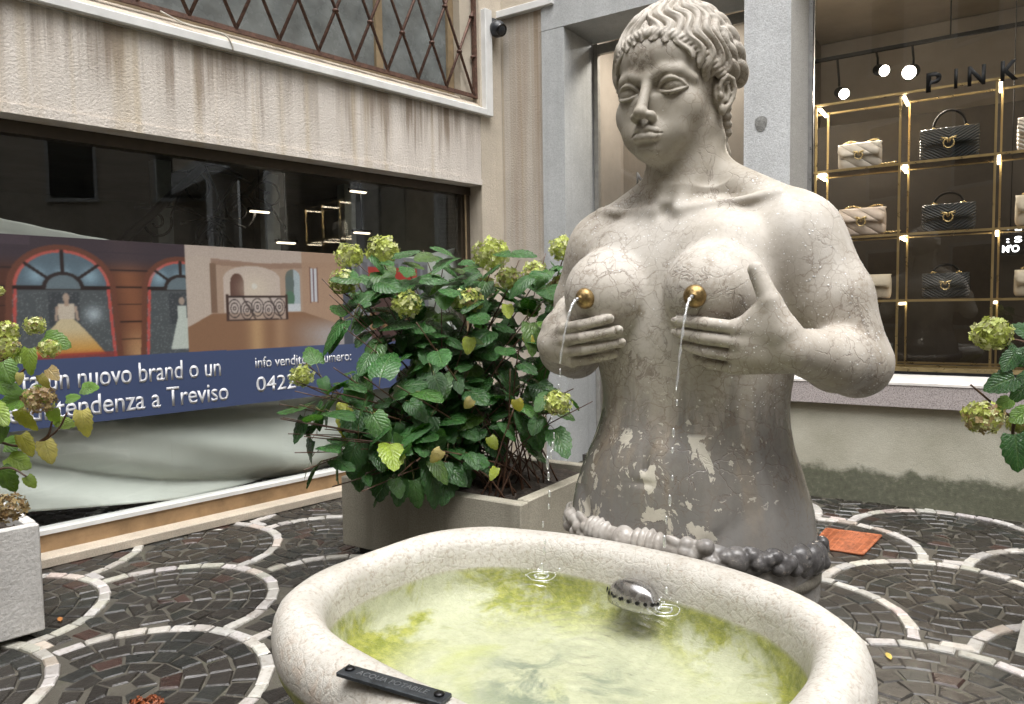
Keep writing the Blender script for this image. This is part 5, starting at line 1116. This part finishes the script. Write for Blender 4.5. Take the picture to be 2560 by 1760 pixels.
_pa = _k.math('MAXIMUM', _pt, _k.math('MULTIPLY', _pt2, .8)); _col = _k.mix(_pa, _col, _k.mix(_f, (.46, .43, .36), (.60, .57, .49)))
_ro = _k.mix(_wet, _k.mix(_f, (.52, .52, .52), (.70, .70, .70)), (.22, .22, .22)); _ro = _k.mix(_pa, _ro, (.6, .6, .6))
_b1 = _k.bump(_k.math('ADD', _k.math('MULTIPLY', _v1, -1.0), _k.math('ADD', _k.math('MULTIPLY', _f, .35), _k.math('MULTIPLY', _pa, .8))), .35, .004)
_b1 = _k.bump(_g, .12, .002, _b1)
m_statue = _k.set(Base_Color=_col, Roughness=_ro, Normal=_b1)
_k = NT('garland_marble'); _c = _k.co(); _x = _k.xyz(_c); _n = _k.noise(_c, 16, 5, .65); _f = _k.noise(_c, 60, 4, .7)
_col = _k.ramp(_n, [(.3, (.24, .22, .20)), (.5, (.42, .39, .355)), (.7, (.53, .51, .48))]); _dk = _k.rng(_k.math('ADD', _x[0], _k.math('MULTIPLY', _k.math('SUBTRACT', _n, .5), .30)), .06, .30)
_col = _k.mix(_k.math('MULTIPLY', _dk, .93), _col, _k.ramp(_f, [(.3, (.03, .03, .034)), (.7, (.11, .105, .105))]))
_col = _k.mix(_k.ramp(_f, [(.6, 0), (.75, .5)]), _col, (.5, .44, .36)); m_garland = _k.set(Base_Color=_col, Roughness=.26, Normal=_k.bump(_f, .3, .004))
ST = thing('fountain_statue', 'veined stone statue of a bare woman with plaited hair, holding her breasts above the basin', 'statue', (.502, 2.119, 0), R(-40))
def quads(name, V, Q, mat, par):
    o = attr_obj(name, V, Q, None, mat, par, True); return o
fig = quads('figure', V, Q, m_statue, ST); quads('hair', VH, QH, m_statue, ST); quads('garland', VG, QG, m_garland, ST)
b = MB(); rgs = []
for k_, z in ((.99, .79), (1.03, .772), (1.03, .755), (.96, .745), (.93, .73), (.92, .40), (.92, .14), (1.0, .10), (1.0, .0)):
    rgs.append([(.36*k_*math.cos(t), .268*k_*math.sin(t), z) for t in np.linspace(0, 2*math.pi, 64, False)])
b.rings(rgs); b.build('plinth', stone('wet_plinth_stone', (.17, .155, .125), .5, 70, .5, .6, 6, .5), ST)
# brass spouts and the jets of water they throw
m_spout = plain('tarnished_brass', (.29, .20, .085), .40, .85, .4, 60, .3, 200); m_hole = plain('dark_spout_hole', (.01, .008, .005), .6)
_k = NT('falling_water'); _k.t.nodes.remove(_k.b); _fr = _k.n('LayerWeight', {'Blend': .35}).outputs['Facing']; _t = _k.n('BsdfTransparent', {'Color': (.93, .95, .95)}).outputs[0]; _g = _k.n('BsdfGlossy', {'Roughness': .08, 'Color': (1, 1, 1)}).outputs[0]; _d2 = _k.n('BsdfDiffuse', {'Color': (.85, .87, .88)}).outputs[0]
_a = _k.n('MixShader'); _k.put(_a.inputs[0], .35); _k.t.links.new(_g, _a.inputs[1]); _k.t.links.new(_d2, _a.inputs[2])
_m = _k.n('MixShader'); _k.put(_m.inputs[0], _k.math('ADD', _k.math('MULTIPLY', _fr, .5), .32, True)); _k.t.links.new(_t, _m.inputs[1]); _k.t.links.new(_a.outputs[0], _m.inputs[2]); _k.t.links.new(_m.outputs[0], _k.out.inputs[0]); m_jet = _k.m
MW = Matrix.Translation((.502, 2.119, 0)) @ Matrix.Rotation(R(-40), 4, 'Z')
rd = random.Random(3)
for sg, lab in ((-1, 'thin jet of water falling from the brass spout on the breast nearer the green shrub'), (1, 'thin jet of water falling from the brass spout beside the raised thumb')):
    # spout sits where the breast surface is met
    cand = V[(np.abs(V[:, 0]-sg*.160-.006) < .006) & (np.abs(V[:, 2]-1.513) < .006) & (V[:, 1] < -.15)]; yb = cand[:, 1].min() if len(cand) else -.275
    dv_ = Vector((sg*.20, -1, -.05)).normalized(); qm = Matrix.Translation((sg*.160+.006, yb+.004, 1.513)) @ dv_.to_track_quat('Z', 'Y').to_matrix().to_4x4()
    b = MB(); b.lathe([(.0285, -.012), (.0285, .003), (.027, .009), (.022, .016), (.014, .0215), (.009, .024), (.008, .0275), (.0055, .028), (.005, .022)], 28, cap0=False); sp = b.build('spout', m_spout, ST); sp.matrix_local = qm
    b = MB(); b.lathe([(.0052, .0275), (.0, .0262)], 14, cap0=False, cap1=False); b.build('hole', m_hole, sp)
    tipw = MW @ (qm @ Vector((0, 0, .026))); vel = (MW.to_3x3() @ Vector((sg*.06, -1, .10))).normalized()*.42
    jt = thing('water_jet', lab, 'water jet', (0, 0, 0), 0, 'jets falling from the statue')
    b = MB(); pts = []; rr = []
    tmax = .215 if sg > 0 else .19
    for i in range(26):
        t = tmax*i/25; p = tipw+vel*t+Vector((0, 0, -4.9*t*t)); p += Vector((rd.uniform(-1, 1), rd.uniform(-1, 1), 0))*.0012*i/25; pts.append(tuple(p)); rr.append(.0042*(1-.5*i/25)+.0012*math.sin(i*1.7))
    b.tube(pts, rr, 8); b.build('stream', m_jet, jt)
    t = tmax+.012; b = MB()
    while True:
        p = tipw+vel*t+Vector((0, 0, -4.9*t*t))
        if p.z < .81: break
        p += Vector((rd.uniform(-1, 1), rd.uniform(-1, 1), 0))*.006
        if rd.random() < .8: s_ = rd.uniform(.0028, .0052); b.sphere(tuple(p), (s_*.8, s_*.8, s_*rd.uniform(1.6, 4.2)), 8, 6)
        t += rd.uniform(.006, .02)
    for q in range(14):
        a = rd.uniform(0, 6.28); s_ = rd.uniform(.0015, .004); b.sphere((p.x+.05*math.cos(a)*rd.random(), p.y+.05*math.sin(a)*rd.random(), .803+rd.uniform(0, .02)), s_, 6, 4)
    b.build('falling_drops', m_jet, jt)['kind'] = 'stuff'
    for r_, h_ in ((.018, .0022), (.036, .0014)): b = MB(); b.tube([(p.x+r_*(1+.1*math.sin(3*a))*math.cos(a), p.y+r_*(1+.08*math.cos(2*a))*math.sin(a), .8015) for a in np.linspace(0, 2*math.pi, 25)], h_, 6); b.build('ripple', m_jet, jt)
# rain drops standing on the stone
FN = np.cross(V[Q[:, 2]]-V[Q[:, 0]], V[Q[:, 3]]-V[Q[:, 1]]); FN /= np.linalg.norm(FN, axis=1)[:, None]+1e-9; FC = V[Q].mean(1)
den = .16+.0*FC[:, 0]; den[(FC[:, 0] > .18) & (FC[:, 2] > 1.2)] = 1.0; den[(FC[:, 2] > 1.58) & (FC[:, 2] < 1.8)] = .9; den[FC[:, 2] > 1.84] = .006; den[FC[:, 2] < 1.2] = .0; den[(FC[:, 0] < -.3) & (FC[:, 2] > 1.45)] = .9
w_ = np.linalg.norm(np.cross(V[Q[:, 2]]-V[Q[:, 0]], V[Q[:, 3]]-V[Q[:, 1]]), axis=1)*den; w_ /= w_.sum()
pick = RNG.choice(len(Q), 3400, p=w_); octv = np.array([(1, 0, 0), (-1, 0, 0), (0, 1, 0), (0, -1, 0), (0, 0, 1), (.7, .7, .5), (-.7, .7, .5), (.7, -.7, .5), (-.7, -.7, .5)]); 
octf = [(0, 5, 4), (5, 2, 4), (2, 6, 4), (6, 1, 4), (1, 8, 4), (8, 3, 4), (3, 7, 4), (7, 0, 4)]
dvs, dfs = [], []
for q, fi in enumerate(pick):
    n_ = FN[fi]; t1 = np.cross(n_, (0.3, .5, .8)); t1 /= np.linalg.norm(t1); t2 = np.cross(n_, t1); s_ = RNG.choice([.0011, .0016, .0023], p=[.6, .3, .1]); c0 = FC[fi]
    dvs.append(c0+s_*(octv[:, :1]*t1+octv[:, 1:2]*t2+octv[:, 2:]*n_*.75)); dfs += [tuple(k+9*q for k in f) for f in octf]
_k = NT('rain_drop'); m_drop = _k.set(Base_Color=(.74, .74, .73), Roughness=.12); _k.put(_k.b.inputs['Specular IOR Level'], .9)
od = attr_obj('rain_drops', np.concatenate(dvs), dfs, None, m_drop, ST, True, 'stuff')
# ================================================================ planters and hydrangeas
m_plst = stone('mossy_beige_planter_stone', (.35, .325, .26), .75, 120, .6, .6, 3, .7)
m_plwh = stone('white_bush_hammered_concrete', (.60, .585, .56), .85, 60, .35, .9, 4, .12)
m_soil = plain('dark_wet_soil', (.03, .021, .014), .8, 0, .5, 40, .9, 90)
DLv = np.array([math.cos(YL), math.sin(YL)])
def planter(name, label, corner, rz, lx, ly, z0, z1, th, mat, foot):
    g = thing(name, label, 'planter', (corner[0], corner[1], 0), rz)
    b = MB(); b.box(0, lx-.0, 0, th, z0, z1, bev=.006); b.build('front_slab', mat, g)
    b = MB(); b.box(lx-th, lx, th+.004, ly, z0, z1+.006, bev=.006); b.build('side_slab', mat, g)
    b = MB(); b.box(0, th, th+.004, ly, z0, z1-.002, bev=.006); b.build('side_slab', mat, g)
    b = MB(); b.box(th+.002, lx-th-.002, ly-th, ly-.002, z0, z1, bev=.006); b.build('back_slab', mat, g)
    so = MB(); ns = 26; hs = RNG.random((ns+1, ns+1))
    vs = [(th+(lx-2*th)*i/ns, th+(ly-2*th)*j/ns, z1-.055+.035*(hs[i, j]-.5)+.03*math.sin(i*.5)*math.sin(j*.4)) for i in range(ns+1) for j in range(ns+1)]
    so.add(vs, [(i*(ns+1)+j, i*(ns+1)+j+1, (i+1)*(ns+1)+j+1, (i+1)*(ns+1)+j) for i in range(ns) for j in range(ns)], 0, False); so.build('soil', m_soil, g)
    b = MB(); b.box(.02, lx-.02, .02, ly-.02, z0, z0+.03) ; b.build('floor', mat, g)
    if foot:
        for fx in (.08, lx-.2):
            for fy in (.06, ly-.18): b = MB(); b.box(fx, fx+.12, fy, fy+.12, -.01, z0-.001); b.build('foot', m_soil if 0 else plain('dark_planter_foot', (.05, .045, .04), .8), g)
    return g
planter('stone_planter', 'beige mossy stone slab planter standing on dark feet behind the basin', (-1.0526, 4.4393), R(-33.4), 1.30, 1.05, .055, .475, .075, m_plst, True)
planter('concrete_planter', 'white rough concrete planter under the thin yellowing hydrangea', at_z(115, 1590, 0)[:2]-DLv*.95, YL, .95, .95, .03, .53, .05, m_plwh, True)
planter('concrete_planter', 'white rough concrete planter holding the hydrangea sprigs that hang before the granite sill', (2.62, 2.95), R(-33.4), .95, .85, .03, .53, .05, m_plwh, True)

_k = NT('glossy_wet_leaf'); _uv = _k.n('UVMap', uv_map='leaf').outputs[0]; _u = _k.xyz(_uv); _a = _k.n('Attribute', attribute_name='tint').outputs['Color']
_c = _k.co(); _av = _k.math('ABSOLUTE', _u[1])
_ph = _k.math('SUBTRACT', _k.math('MULTIPLY', _u[0], 44), _k.math('MULTIPLY', _av, 36)); _vein = _k.math('POWER', _k.math('ABSOLUTE', _k.math('SINE', _k.math('MULTIPLY', _ph, .5))), .35)
_mid = _k.rng(_av, .0, .06); _net = _k.n('TexVoronoi', {'Vector': _uv, 'Scale': 16.0}, feature='DISTANCE_TO_EDGE').outputs[0]
_hh = _k.math('ADD', _k.math('MULTIPLY', _vein, _mid), _k.math('MULTIPLY', _k.ramp(_net, [(0, 0), (.1, 1)]), .35))
_col = _k.mix(_k.math('MULTIPLY', _k.math('SUBTRACT', 1.0, _k.math('MULTIPLY', _vein, _mid)), .28), _a, _k.mix(.5, _a, (.26, .33, .12)))
_col = _k.mix(1.0, _col, _k.ramp(_k.noise(_c, 30, 4), [(.3, (.75, .75, .75)), (.7, (1.15, 1.15, 1.15))]), 'MULTIPLY')
_k.set(Base_Color=_col, Roughness=_k.rng(_k.noise(_c, 18, 3), .35, .65, .11, .34), Normal=_k.bump(_hh, .55, .006)); _k.put(_k.b.inputs['Specular IOR Level'], .62)
_tr = _k.n('BsdfTranslucent', {'Color': _k.mix(1.0, _col, (1.6, 1.9, .7), 'MULTIPLY')}).outputs[0]; _mx = _k.n('MixShader'); _k.put(_mx.inputs[0], .22); _k.t.links.new(_k.b.outputs[0], _mx.inputs[1]); _k.t.links.new(_tr, _mx.inputs[2]); _k.t.links.new(_mx.outputs[0], _k.out.inputs[0]); m_leaf = _k.m
_k = NT('lime_florets'); _a = _k.n('Attribute', attribute_name='tint').outputs['Color']; _k.set(Base_Color=_a, Roughness=.45)
_tr = _k.n('BsdfTranslucent', {'Color': _a}).outputs[0]; _mx = _k.n('MixShader'); _k.put(_mx.inputs[0], .35); _k.t.links.new(_k.b.outputs[0], _mx.inputs[1]); _k.t.links.new(_tr, _mx.inputs[2]); _k.t.links.new(_mx.outputs[0], _k.out.inputs[0]); m_floret = _k.m
m_stem = plain('red_brown_stem', (.085, .042, .024), .45, 0, .35, 40); m_gstem = plain('green_brown_stem', (.15, .13, .05), .45, 0, .3, 40)
NLF = 10
def leaf_shape(L, W, curl, fold, heart=.5, ser=1.0, seed=0):
    rr = random.Random(seed); vs, uv = [], []
    for i in range(NLF+1):
        t = i/NLF; wd = W*.55*(math.sin(math.pi*min(1, (t*.90+.10)**.80))**.62)*(1-.12*t); sr = 1+ser*.055*(1 if i % 2 else -1)*(1 if 0 < i < NLF else 0)+rr.uniform(-.04, .04)
        if i == NLF: wd = 0.0
        bx = L*t; dz = -curl*L*(t**1.8)
        for sgn, q in ((-1, 1.0), (-1, .55), (0, 0), (1, .55), (1, 1.0)):
            y = sgn*q*wd*(sr if q == 1 else 1); back = (.16*heart*L*(1-t)**4*q*q)
            z = dz+fold*abs(y)-1.6*fold*abs(y)*q*.75*(1 if q == 1 else .5)+rr.uniform(-.004, .004)*L*10*.06
            vs.append((bx-back-(.03*L*(1 if i % 2 == 0 else 0)*q if 0 < i < NLF else 0), y, z)); uv.append((t, sgn*q*.5))
    return np.array(vs), np.array(uv)
LF = [(i*5+j, (i+1)*5+j, (i+1)*5+j+1, i*5+j+1) for i in range(NLF) for j in range(4)]
SHAPES = [leaf_shape(1, rr_, cu_, fo_, .55, 1, s_) for s_, (rr_, cu_, fo_) in enumerate([(.74, .20, .25), (.80, .34, .15), (.70, .10, .35), (.82, .45, .22), (.68, .28, .10), (.76, .16, -.05), (.62, .55, .30), (.88, .22, .40), (.72, -.08, .12), (.80, .62, .05), (.66, .38, .45)])]
class Plant:
    def __init__(s, seed): s.r = random.Random(seed); s.v = []; s.f = []; s.c = []; s.u = []; s.n = 0; s.st = MB(); s.heads = []
    def leaf(s, base, direc, nrm, L, col):
        x = Vector(direc).normalized(); z = Vector(nrm); z = (z-x*z.dot(x)); z = z.normalized() if z.length > 1e-4 else x.orthogonal().normalized(); y = z.cross(x)
        sv_, su = s.r.choice(SHAPES); M = np.array([x, y, z])*L; s.v.append(sv_ @ M+np.array(base)); s.u.append(su)
        s.f += [tuple(k+s.n for k in q) for q in LF]; s.n += len(sv_); s.c += [col]*len(LF)
    def green(s):
        t = s.r.random()
        b_ = s.r.uniform(.75, 1.25)
        if t < .80: c = (.032*b_, .108*b_, .026*b_)
        elif t < .92: c = (.045*b_, .125*b_, .024*b_)
        else: c = (.07*b_, .14*b_, .025*b_)
        return c
    def shoot(s, path, r0, r1, lsize, tleaf=.35, npairs=4, yellow=0.0, vis=(0, -1, .45), mat=0):
        P = cr_path(path, 8); m = len(P); s.st.tube([tuple(p) for p in P], [lerp(r0, r1, i/(m-1)) for i in range(m)], 6, mat)
        az = s.r.uniform(0, 3.14)
        for q in range(npairs):
            t = tleaf+(1-tleaf)*(q+.4+s.r.uniform(-.2, .2))/npairs; i = min(m-2, int(t*(m-1))); p = Vector(P[i]); d = (Vector(P[i+1])-p).normalized(); az += 1.57+s.r.uniform(-.3, .3)
            for sd in (0, math.pi):
                if s.r.random() < .10: continue
                a = az+sd+s.r.uniform(-.25, .25); o = d.orthogonal().normalized(); o = Matrix.Rotation(a, 3, d) @ o; dr = (o*1.0+d*.25+Vector((0, 0, -.05))).normalized(); L = lsize*s.r.uniform(.55, 1.15)*(1-.25*(t > .93)); pet = L*s.r.uniform(.25, .5)
                e = p+dr*pet+Vector((0, 0, .12*pet)); s.st.tube([tuple(p), tuple((p+e)/2+Vector((0, 0, .01))), tuple(e)], [.0024, .002, .0018], 5, 1)
                ld = (dr+Vector((0, 0, s.r.uniform(-.6, .2)))).normalized(); nr = Vector((s.r.uniform(-.4, .4), s.r.uniform(-.5, .3), 1.0)); nr += Vector(vis)*.35
                col = s.green()
                if s.r.random() < yellow: b_ = s.r.uniform(.8, 1.2); col = s.r.choice([(.33*b_, .34*b_, .035*b_), (.22*b_, .30*b_, .03*b_), (.48*b_, .36*b_, .09*b_)])
                s.leaf(e, ld, nr, L, col)
    def head(s, c, rad, dry=0.0, seed=0, n=150): s.heads.append((c, rad, dry, n))
    def finish(s, name, label, group=None):
        c0 = np.concatenate(s.v).mean(0) if s.v else (0, 0, 0)
        g = thing(name, label, 'hydrangea', (0, 0, 0), 0, group)
        if s.v: attr_obj('foliage', np.concatenate(s.v), s.f, np.array(s.c), m_leaf, g, True, uv=np.concatenate(s.u))
        s.st.build('stems', [m_stem, m_gstem], g, False)
        for (c, rad, dry, n) in s.heads:
            vs, fs, cs = [], [], []; k0 = 0
            for q in range(n):
                ga = q*2.39996; zz = 1-2*(q+.5)/n; zz = max(zz, -.9); rr = math.sqrt(max(0, 1-zz*zz)); d = np.array((math.cos(ga)*rr, math.sin(ga)*rr, zz))+np.array([s.r.uniform(-.12, .12) for _ in range(3)]); d /= np.linalg.norm(d)
                p = np.array(c)+d*rad*np.array((1, 1, .88))*(s.r.uniform(.70, 1.16)); d = d+np.array([s.r.uniform(-.55, .55) for _ in range(3)]); d /= np.linalg.norm(d); t1 = np.cross(d, (.3, .2, .9)); t1 /= np.linalg.norm(t1)+1e-6; t2 = np.cross(d, t1); a0 = s.r.uniform(0, 1.57); sz = rad*.20*s.r.uniform(.75, 1.25); b_ = s.r.uniform(.5, 1.25)
                col = (.46*b_, .52*b_, .12*b_) if s.r.random() > .35 else (.64*b_, .66*b_, .32*b_)
                if s.r.random() < dry: col = (.40*b_, .30*b_, .14*b_) if s.r.random() < .7 else (.25*b_, .16*b_, .07*b_)
                for w in range(4):
                    a = a0+w*1.5708; e1 = t1*math.cos(a)+t2*math.sin(a); e2 = -t1*math.sin(a)+t2*math.cos(a); up_ = d*sz*s.r.uniform(.0, .45)
                    vs += [p, p+(e1*.6+e2*.48)*sz+up_*.5, p+e1*sz*1.15+up_, p+(e1*.6-e2*.48)*sz+up_*.5]; fs.append((k0, k0+1, k0+2, k0+3)); k0 += 4; cs.append(col)
            # inner stalks so the ball is not hollow
            attr_obj('flower_head', vs, fs, np.array(cs), m_floret, g, False)
        return g
def W3(fx, fy, y):      # point seen at that place in the photograph (0..2321 px wide view), at depth y
    return at_y(fx*1.103, fy*1.103, y)
# --- the big shrub in the beige planter
P1 = Plant(21); rr = P1.r
c_pl = np.array([-1.0526, 4.4393]); ux = np.array([math.cos(R(-33.4)), math.sin(R(-33.4))]); uy = np.array([-ux[1], ux[0]])
def soil_pt(): q = c_pl+ux*rr.uniform(.2, 1.12)+uy*rr.uniform(.18, .85); return np.array([q[0], q[1], .41])
heads = [(868, 568, 4.25, .088, 0), (792, 580, 4.2, .072, 0), (778, 640, 4.1, .072, 0), (1114, 577, 4.3, .098, 0), (1276, 562, 4.4, .075, 0), (1152, 632, 4.25, .066, .1), (1212, 618, 4.45, .072, .1), (1272, 650, 4.3, .066, .55), (922, 688, 4.0, .075, 0), (1060, 682, 4.1, .078, .15), (684, 852, 3.75, .055, .05), (1264, 912, 3.9, .068, .1), (1100, 650, 4.4, .065, .3)]
for (fx, fy, y, rad, dry) in heads:
    tip = W3(fx, fy, y); s0 = soil_pt(); mid = s0*.45+tip*.55+np.array([rr.uniform(-.06, .06), rr.uniform(-.05, .05), .10])
    P1.shoot([s0, s0*.75+mid*.25+np.array([0, 0, .06]), mid, tip-np.array([0, 0, rad*.8])], .0075, .004, .172, .36, 5, .008); P1.head(tip, rad, dry)
    P1.st.tube([tuple(tip-np.array([0, 0, rad*.85])), tuple(tip)], .003, 5, 1)
tips = [(740, 655, 4.0), (735, 690, 3.95), (760, 745, 3.9), (800, 700, 4.0), (850, 640, 4.2), (905, 600, 4.35), (960, 590, 4.4), (1010, 600, 4.45), (1060, 600, 4.5), (1180, 600, 4.55), (1235, 585, 4.6), (1290, 620, 4.6), (870, 740, 3.95), (940, 750, 3.9), (1000, 720, 4.1), (1080, 740, 4.0), (1150, 700, 4.1), (1230, 700, 4.2), (1290, 720, 4.3), (1300, 790, 4.2), (660, 870, 3.75), (700, 830, 3.75), (760, 850, 3.8), (640, 960, 3.7), (690, 940, 3.65), (730, 990, 3.6), (680, 1010, 3.65), (720, 1060, 3.6), (790, 1000, 3.65), (860, 960, 3.75), (830, 880, 3.8), (900, 900, 3.8), (780, 930, 3.7), (860, 1030, 3.65), (930, 1010, 3.75), (1310, 900, 4.0), (1335, 930, 4.0), (1180, 800, 4.1), (1240, 820, 4.1), (980, 830, 3.95), (1050, 850, 4.0), (760, 1110, 3.65), (830, 1090, 3.6), (905, 1090, 3.6), (1000, 690, 4.4), (820, 620, 4.35), (1120, 760, 4.3), (880, 680, 4.3), (628, 970, 3.62), (640, 930, 3.66), (650, 1000, 3.6), (668, 1040, 3.58), (690, 1080, 3.58), (705, 1010, 3.6), (745, 1040, 3.55), (660, 900, 3.7), (810, 1120, 3.55), (950, 1070, 3.6)]
for (fx, fy, y) in tips:
    tip = W3(fx+rr.uniform(-12, 12), fy-16+rr.uniform(-10, 10), y+rr.uniform(-.08, .12)); s0 = soil_pt(); low = tip[2] < .75
    mid = s0*.5+tip*.5+np.array([rr.uniform(-.05, .05), rr.uniform(-.05, .05), .16 if low else .10])
    P1.shoot([s0, s0*.72+mid*.28+np.array([0, 0, .08]), mid, tip], .006, .003, .182, .48, 4, .012)
for q in range(60):      # leaves filling the inside of the crown
    fx, fy = rr.uniform(760, 1300), rr.uniform(610, 820); p = W3(fx, fy, rr.uniform(4.0, 4.6)); P1.leaf(p, (rr.uniform(-1, 1), rr.uniform(-1, .3), rr.uniform(-.7, .1)), (rr.uniform(-.4, .4), -.5, .9), rr.uniform(.13, .18), P1.green())
for q in range(62):
    fx, fy = rr.uniform(775, 1300), rr.uniform(572, 690); p = W3(fx, fy, rr.uniform(4.05, 4.5)); P1.leaf(p, (rr.uniform(-1, 1), rr.uniform(-1, .3), rr.uniform(-.5, .25)), (rr.uniform(-.4, .4), -.45, 1.0), rr.uniform(.11, .165), P1.green())
for (fx, fy, y) in [(1070, 905, 3.8), (1170, 905, 3.8), (1065, 765, 4.0), (1110, 990, 3.8), (1000, 1020, 3.7), (1190, 760, 4.1), (1125, 1060, 3.75), (1150, 690, 4.1)]:
    p = W3(fx, fy, y); b_ = rr.uniform(.85, 1.15); P1.leaf(p, (rr.uniform(-.6, .6), rr.uniform(-.6, .1), rr.uniform(-1, -.2)), (rr.uniform(-.3, .3), -1, .4), rr.uniform(.06, .10), rr.choice([(.40*b_, .36*b_, .05*b_), (.30*b_, .36*b_, .04*b_), (.56*b_, .46*b_, .17*b_)]))
for q in range(44):      # bare woody stems seen low in the planter
    s0 = soil_pt(); e = s0+np.array([rr.uniform(-.22, .3), rr.uniform(-.2, .25), rr.uniform(.4, .8)]); P1.st.tube([tuple(p) for p in cr_path([s0, s0*.6+e*.4+np.array([rr.uniform(-.03, .03), rr.uniform(-.03, .03), 0]), e], 5)], [.006*(1-.5*i/10) for i in range(11)], 6)
P1.finish('hydrangea_shrub', 'large dark green wet hydrangea with lime flower balls in the beige stone planter', 'hydrangea shrubs in planters')
# --- yellowing shrub at the left edge
P2 = Plant(33); rr = P2.r; b2 = W3(-60, 1185, 2.95)
for (fx, fy, y, rad, dry) in [(78, 738, 2.75, .034, .05), (112, 790, 2.7, .034, .1), (12, 755, 2.75, .045, .1), (10, 790, 2.72, .048, .1), (90, 905, 2.65, .05, .95), (-4, 660, 2.8, .02, .1), (22, 1150, 2.7, .055, 1.0)]: P2.head(W3(fx, fy, y), rad, dry, n=150)
_q = at_z(115, 1590, 0)[:2]-DLv*.45+np.array([-DLv[1], DLv[0]])*.45; b2 = np.array([_q[0], _q[1], .47]); st_ = []
for path in ([(-40, 900), (40, 850), (78, 815)], [(-40, 985), (30, 1010), (88, 1003), (130, 975), (152, 935)], [(-40, 905), (0, 845), (10, 800)], [(-40, 1075), (20, 1060), (60, 1080)], [(88, 1003), (110, 985), (118, 955)], [(95, 1003), (98, 1015), (110, 1030)]):
    P2.st.tube([tuple(p) for p in cr_path([W3(x, y, 2.70) for x, y in path], 6)], [.0055-.0025*i/(6*(len(path)-1)) for i in range(6*(len(path)-1)+1)], 6)
for q in range(7):
    e = W3(rr.uniform(-90, -30), rr.uniform(820, 1050), 2.75); P2.st.tube([tuple(p) for p in cr_path([b2+np.array([rr.uniform(-.1, .1), rr.uniform(-.1, .1), -.02]), b2*.5+e*.5+np.array([-.03, 0, .05]), e], 5)], [.008-.003*i/10 for i in range(11)], 6)
Yg = [(.42, .40, .07), (.22, .32, .05), (.12, .24, .04), (.50, .44, .13), (.35, .25, .10)]
for (fx, fy, dx, dz, L, ci) in [(100, 765, 1, -.25, .09, 2), (66, 790, -.1, -1, .09, 1), (90, 850, .3, -.6, .05, 3), (45, 845, .0, -.7, .04, 3), (110, 835, .6, -.6, .055, 4), (75, 880, .7, -.5, .07, 1), (60, 900, -1, -.3, .10, 2), (40, 930, .5, -.9, .085, 0), (185, 880, .9, .1, .065, 2), (150, 905, .5, .1, .05, 2), (120, 925, -.2, -1, .065, 1), (185, 930, .15, -1, .09, 3), (130, 955, .9, -.2, .06, 1), (48, 985, .3, -1, .085, 0), (100, 1000, .2, -1, .085, 3), (10, 1010, .7, .2, .08, 2), (20, 1035, .9, -.5, .09, 1), (0, 1060, .3, -1, .10, 2), (10, 960, -.5, -.5, .09, 2), (-10, 870, .8, -.2, .08, 2), (60, 1080, .5, -.9, .05, 1), (-20, 920, .6, -.5, .1, 1), (30, 800, .8, -.4, .07, 1), (5, 820, .4, -.9, .08, 2)]:
    b_ = rr.uniform(.85, 1.15); c = tuple(v*b_ for v in Yg[ci]); P2.leaf(W3(fx, fy, 2.70+rr.uniform(-.06, .06)), (dx, rr.uniform(-.3, .1), dz), (rr.uniform(-.3, .3), -1, .6), L*1.08, c)
P2.finish('hydrangea_shrub', 'thin yellowing hydrangea with faded flower heads growing before the banner words', 'hydrangea shrubs in planters')
# --- shrub reaching in from the right edge
P3 = Plant(44); rr = P3.r; b3 = np.array([3.0, 3.1, .48])
for (fx, fy, y, rad, dry) in [(2248, 756, 2.75, .062, .0), (2228, 945, 2.7, .060, .28), (2316, 960, 2.75, .045, .1)]: P3.head(W3(fx, fy, y), rad, dry, n=230)
for path, y in (([(2420, 1020), (2321, 960), (2270, 930), (2200, 872)], 2.72), ([(2420, 800), (2321, 775), (2275, 765)], 2.75), ([(2420, 850), (2330, 835), (2300, 815)], 2.75), ([(2300, 950), (2295, 985), (2298, 1020)], 2.72)):
    n_ = 6*(len(path)-1)+1; P3.st.tube([tuple(p) for p in cr_path([W3(x, yy, y) for x, yy in path], 6)], [.0065-.003*i/n_ for i in range(n_)], 6, 0)
for (fx, fy, dx, dz, L, ci) in [(2285, 790, 1, -.05, .075, 0), (2300, 800, -.55, -.8, .085, 0), (2335, 800, -.9, -.3, .10, 0), (2300, 855, -1, -.35, .105, 0), (2345, 850, -.75, -.75, .12, 0), (2290, 905, -.8, -.4, .06, 1), (2300, 985, .1, -1, .14, 0), (2340, 1000, -.3, -1, .12, 0), (2330, 930, -.7, -.4, .09, 1), (2270, 925, -.3, -1, .05, 1), (2350, 760, -.6, .3, .1, 0), (2325, 790, .3, -.7, .08, 0)]:
    b_ = rr.uniform(.85, 1.2); c = (.024*b_, .078*b_, .022*b_) if ci == 0 else (.09*b_, .17*b_, .03*b_); P3.leaf(W3(fx, fy, 2.70+rr.uniform(-.05, .08)), (dx, rr.uniform(-.3, .1), dz), (rr.uniform(-.3, .3), -1, .7), L, c)
for q in range(9):
    e = W3(rr.uniform(2370, 2520), rr.uniform(760, 1040), rr.uniform(2.7, 3.0)); P3.shoot([b3+np.array([rr.uniform(-.15, .15), rr.uniform(-.15, .15), 0]), b3*.55+e*.45+np.array([0, 0, .08]), e], .007, .004, .12, .5, 3, .05)
P3.finish('hydrangea_shrub', 'hydrangea sprigs with two pale lime flower balls hanging before the granite sill', 'hydrangea shrubs in planters')
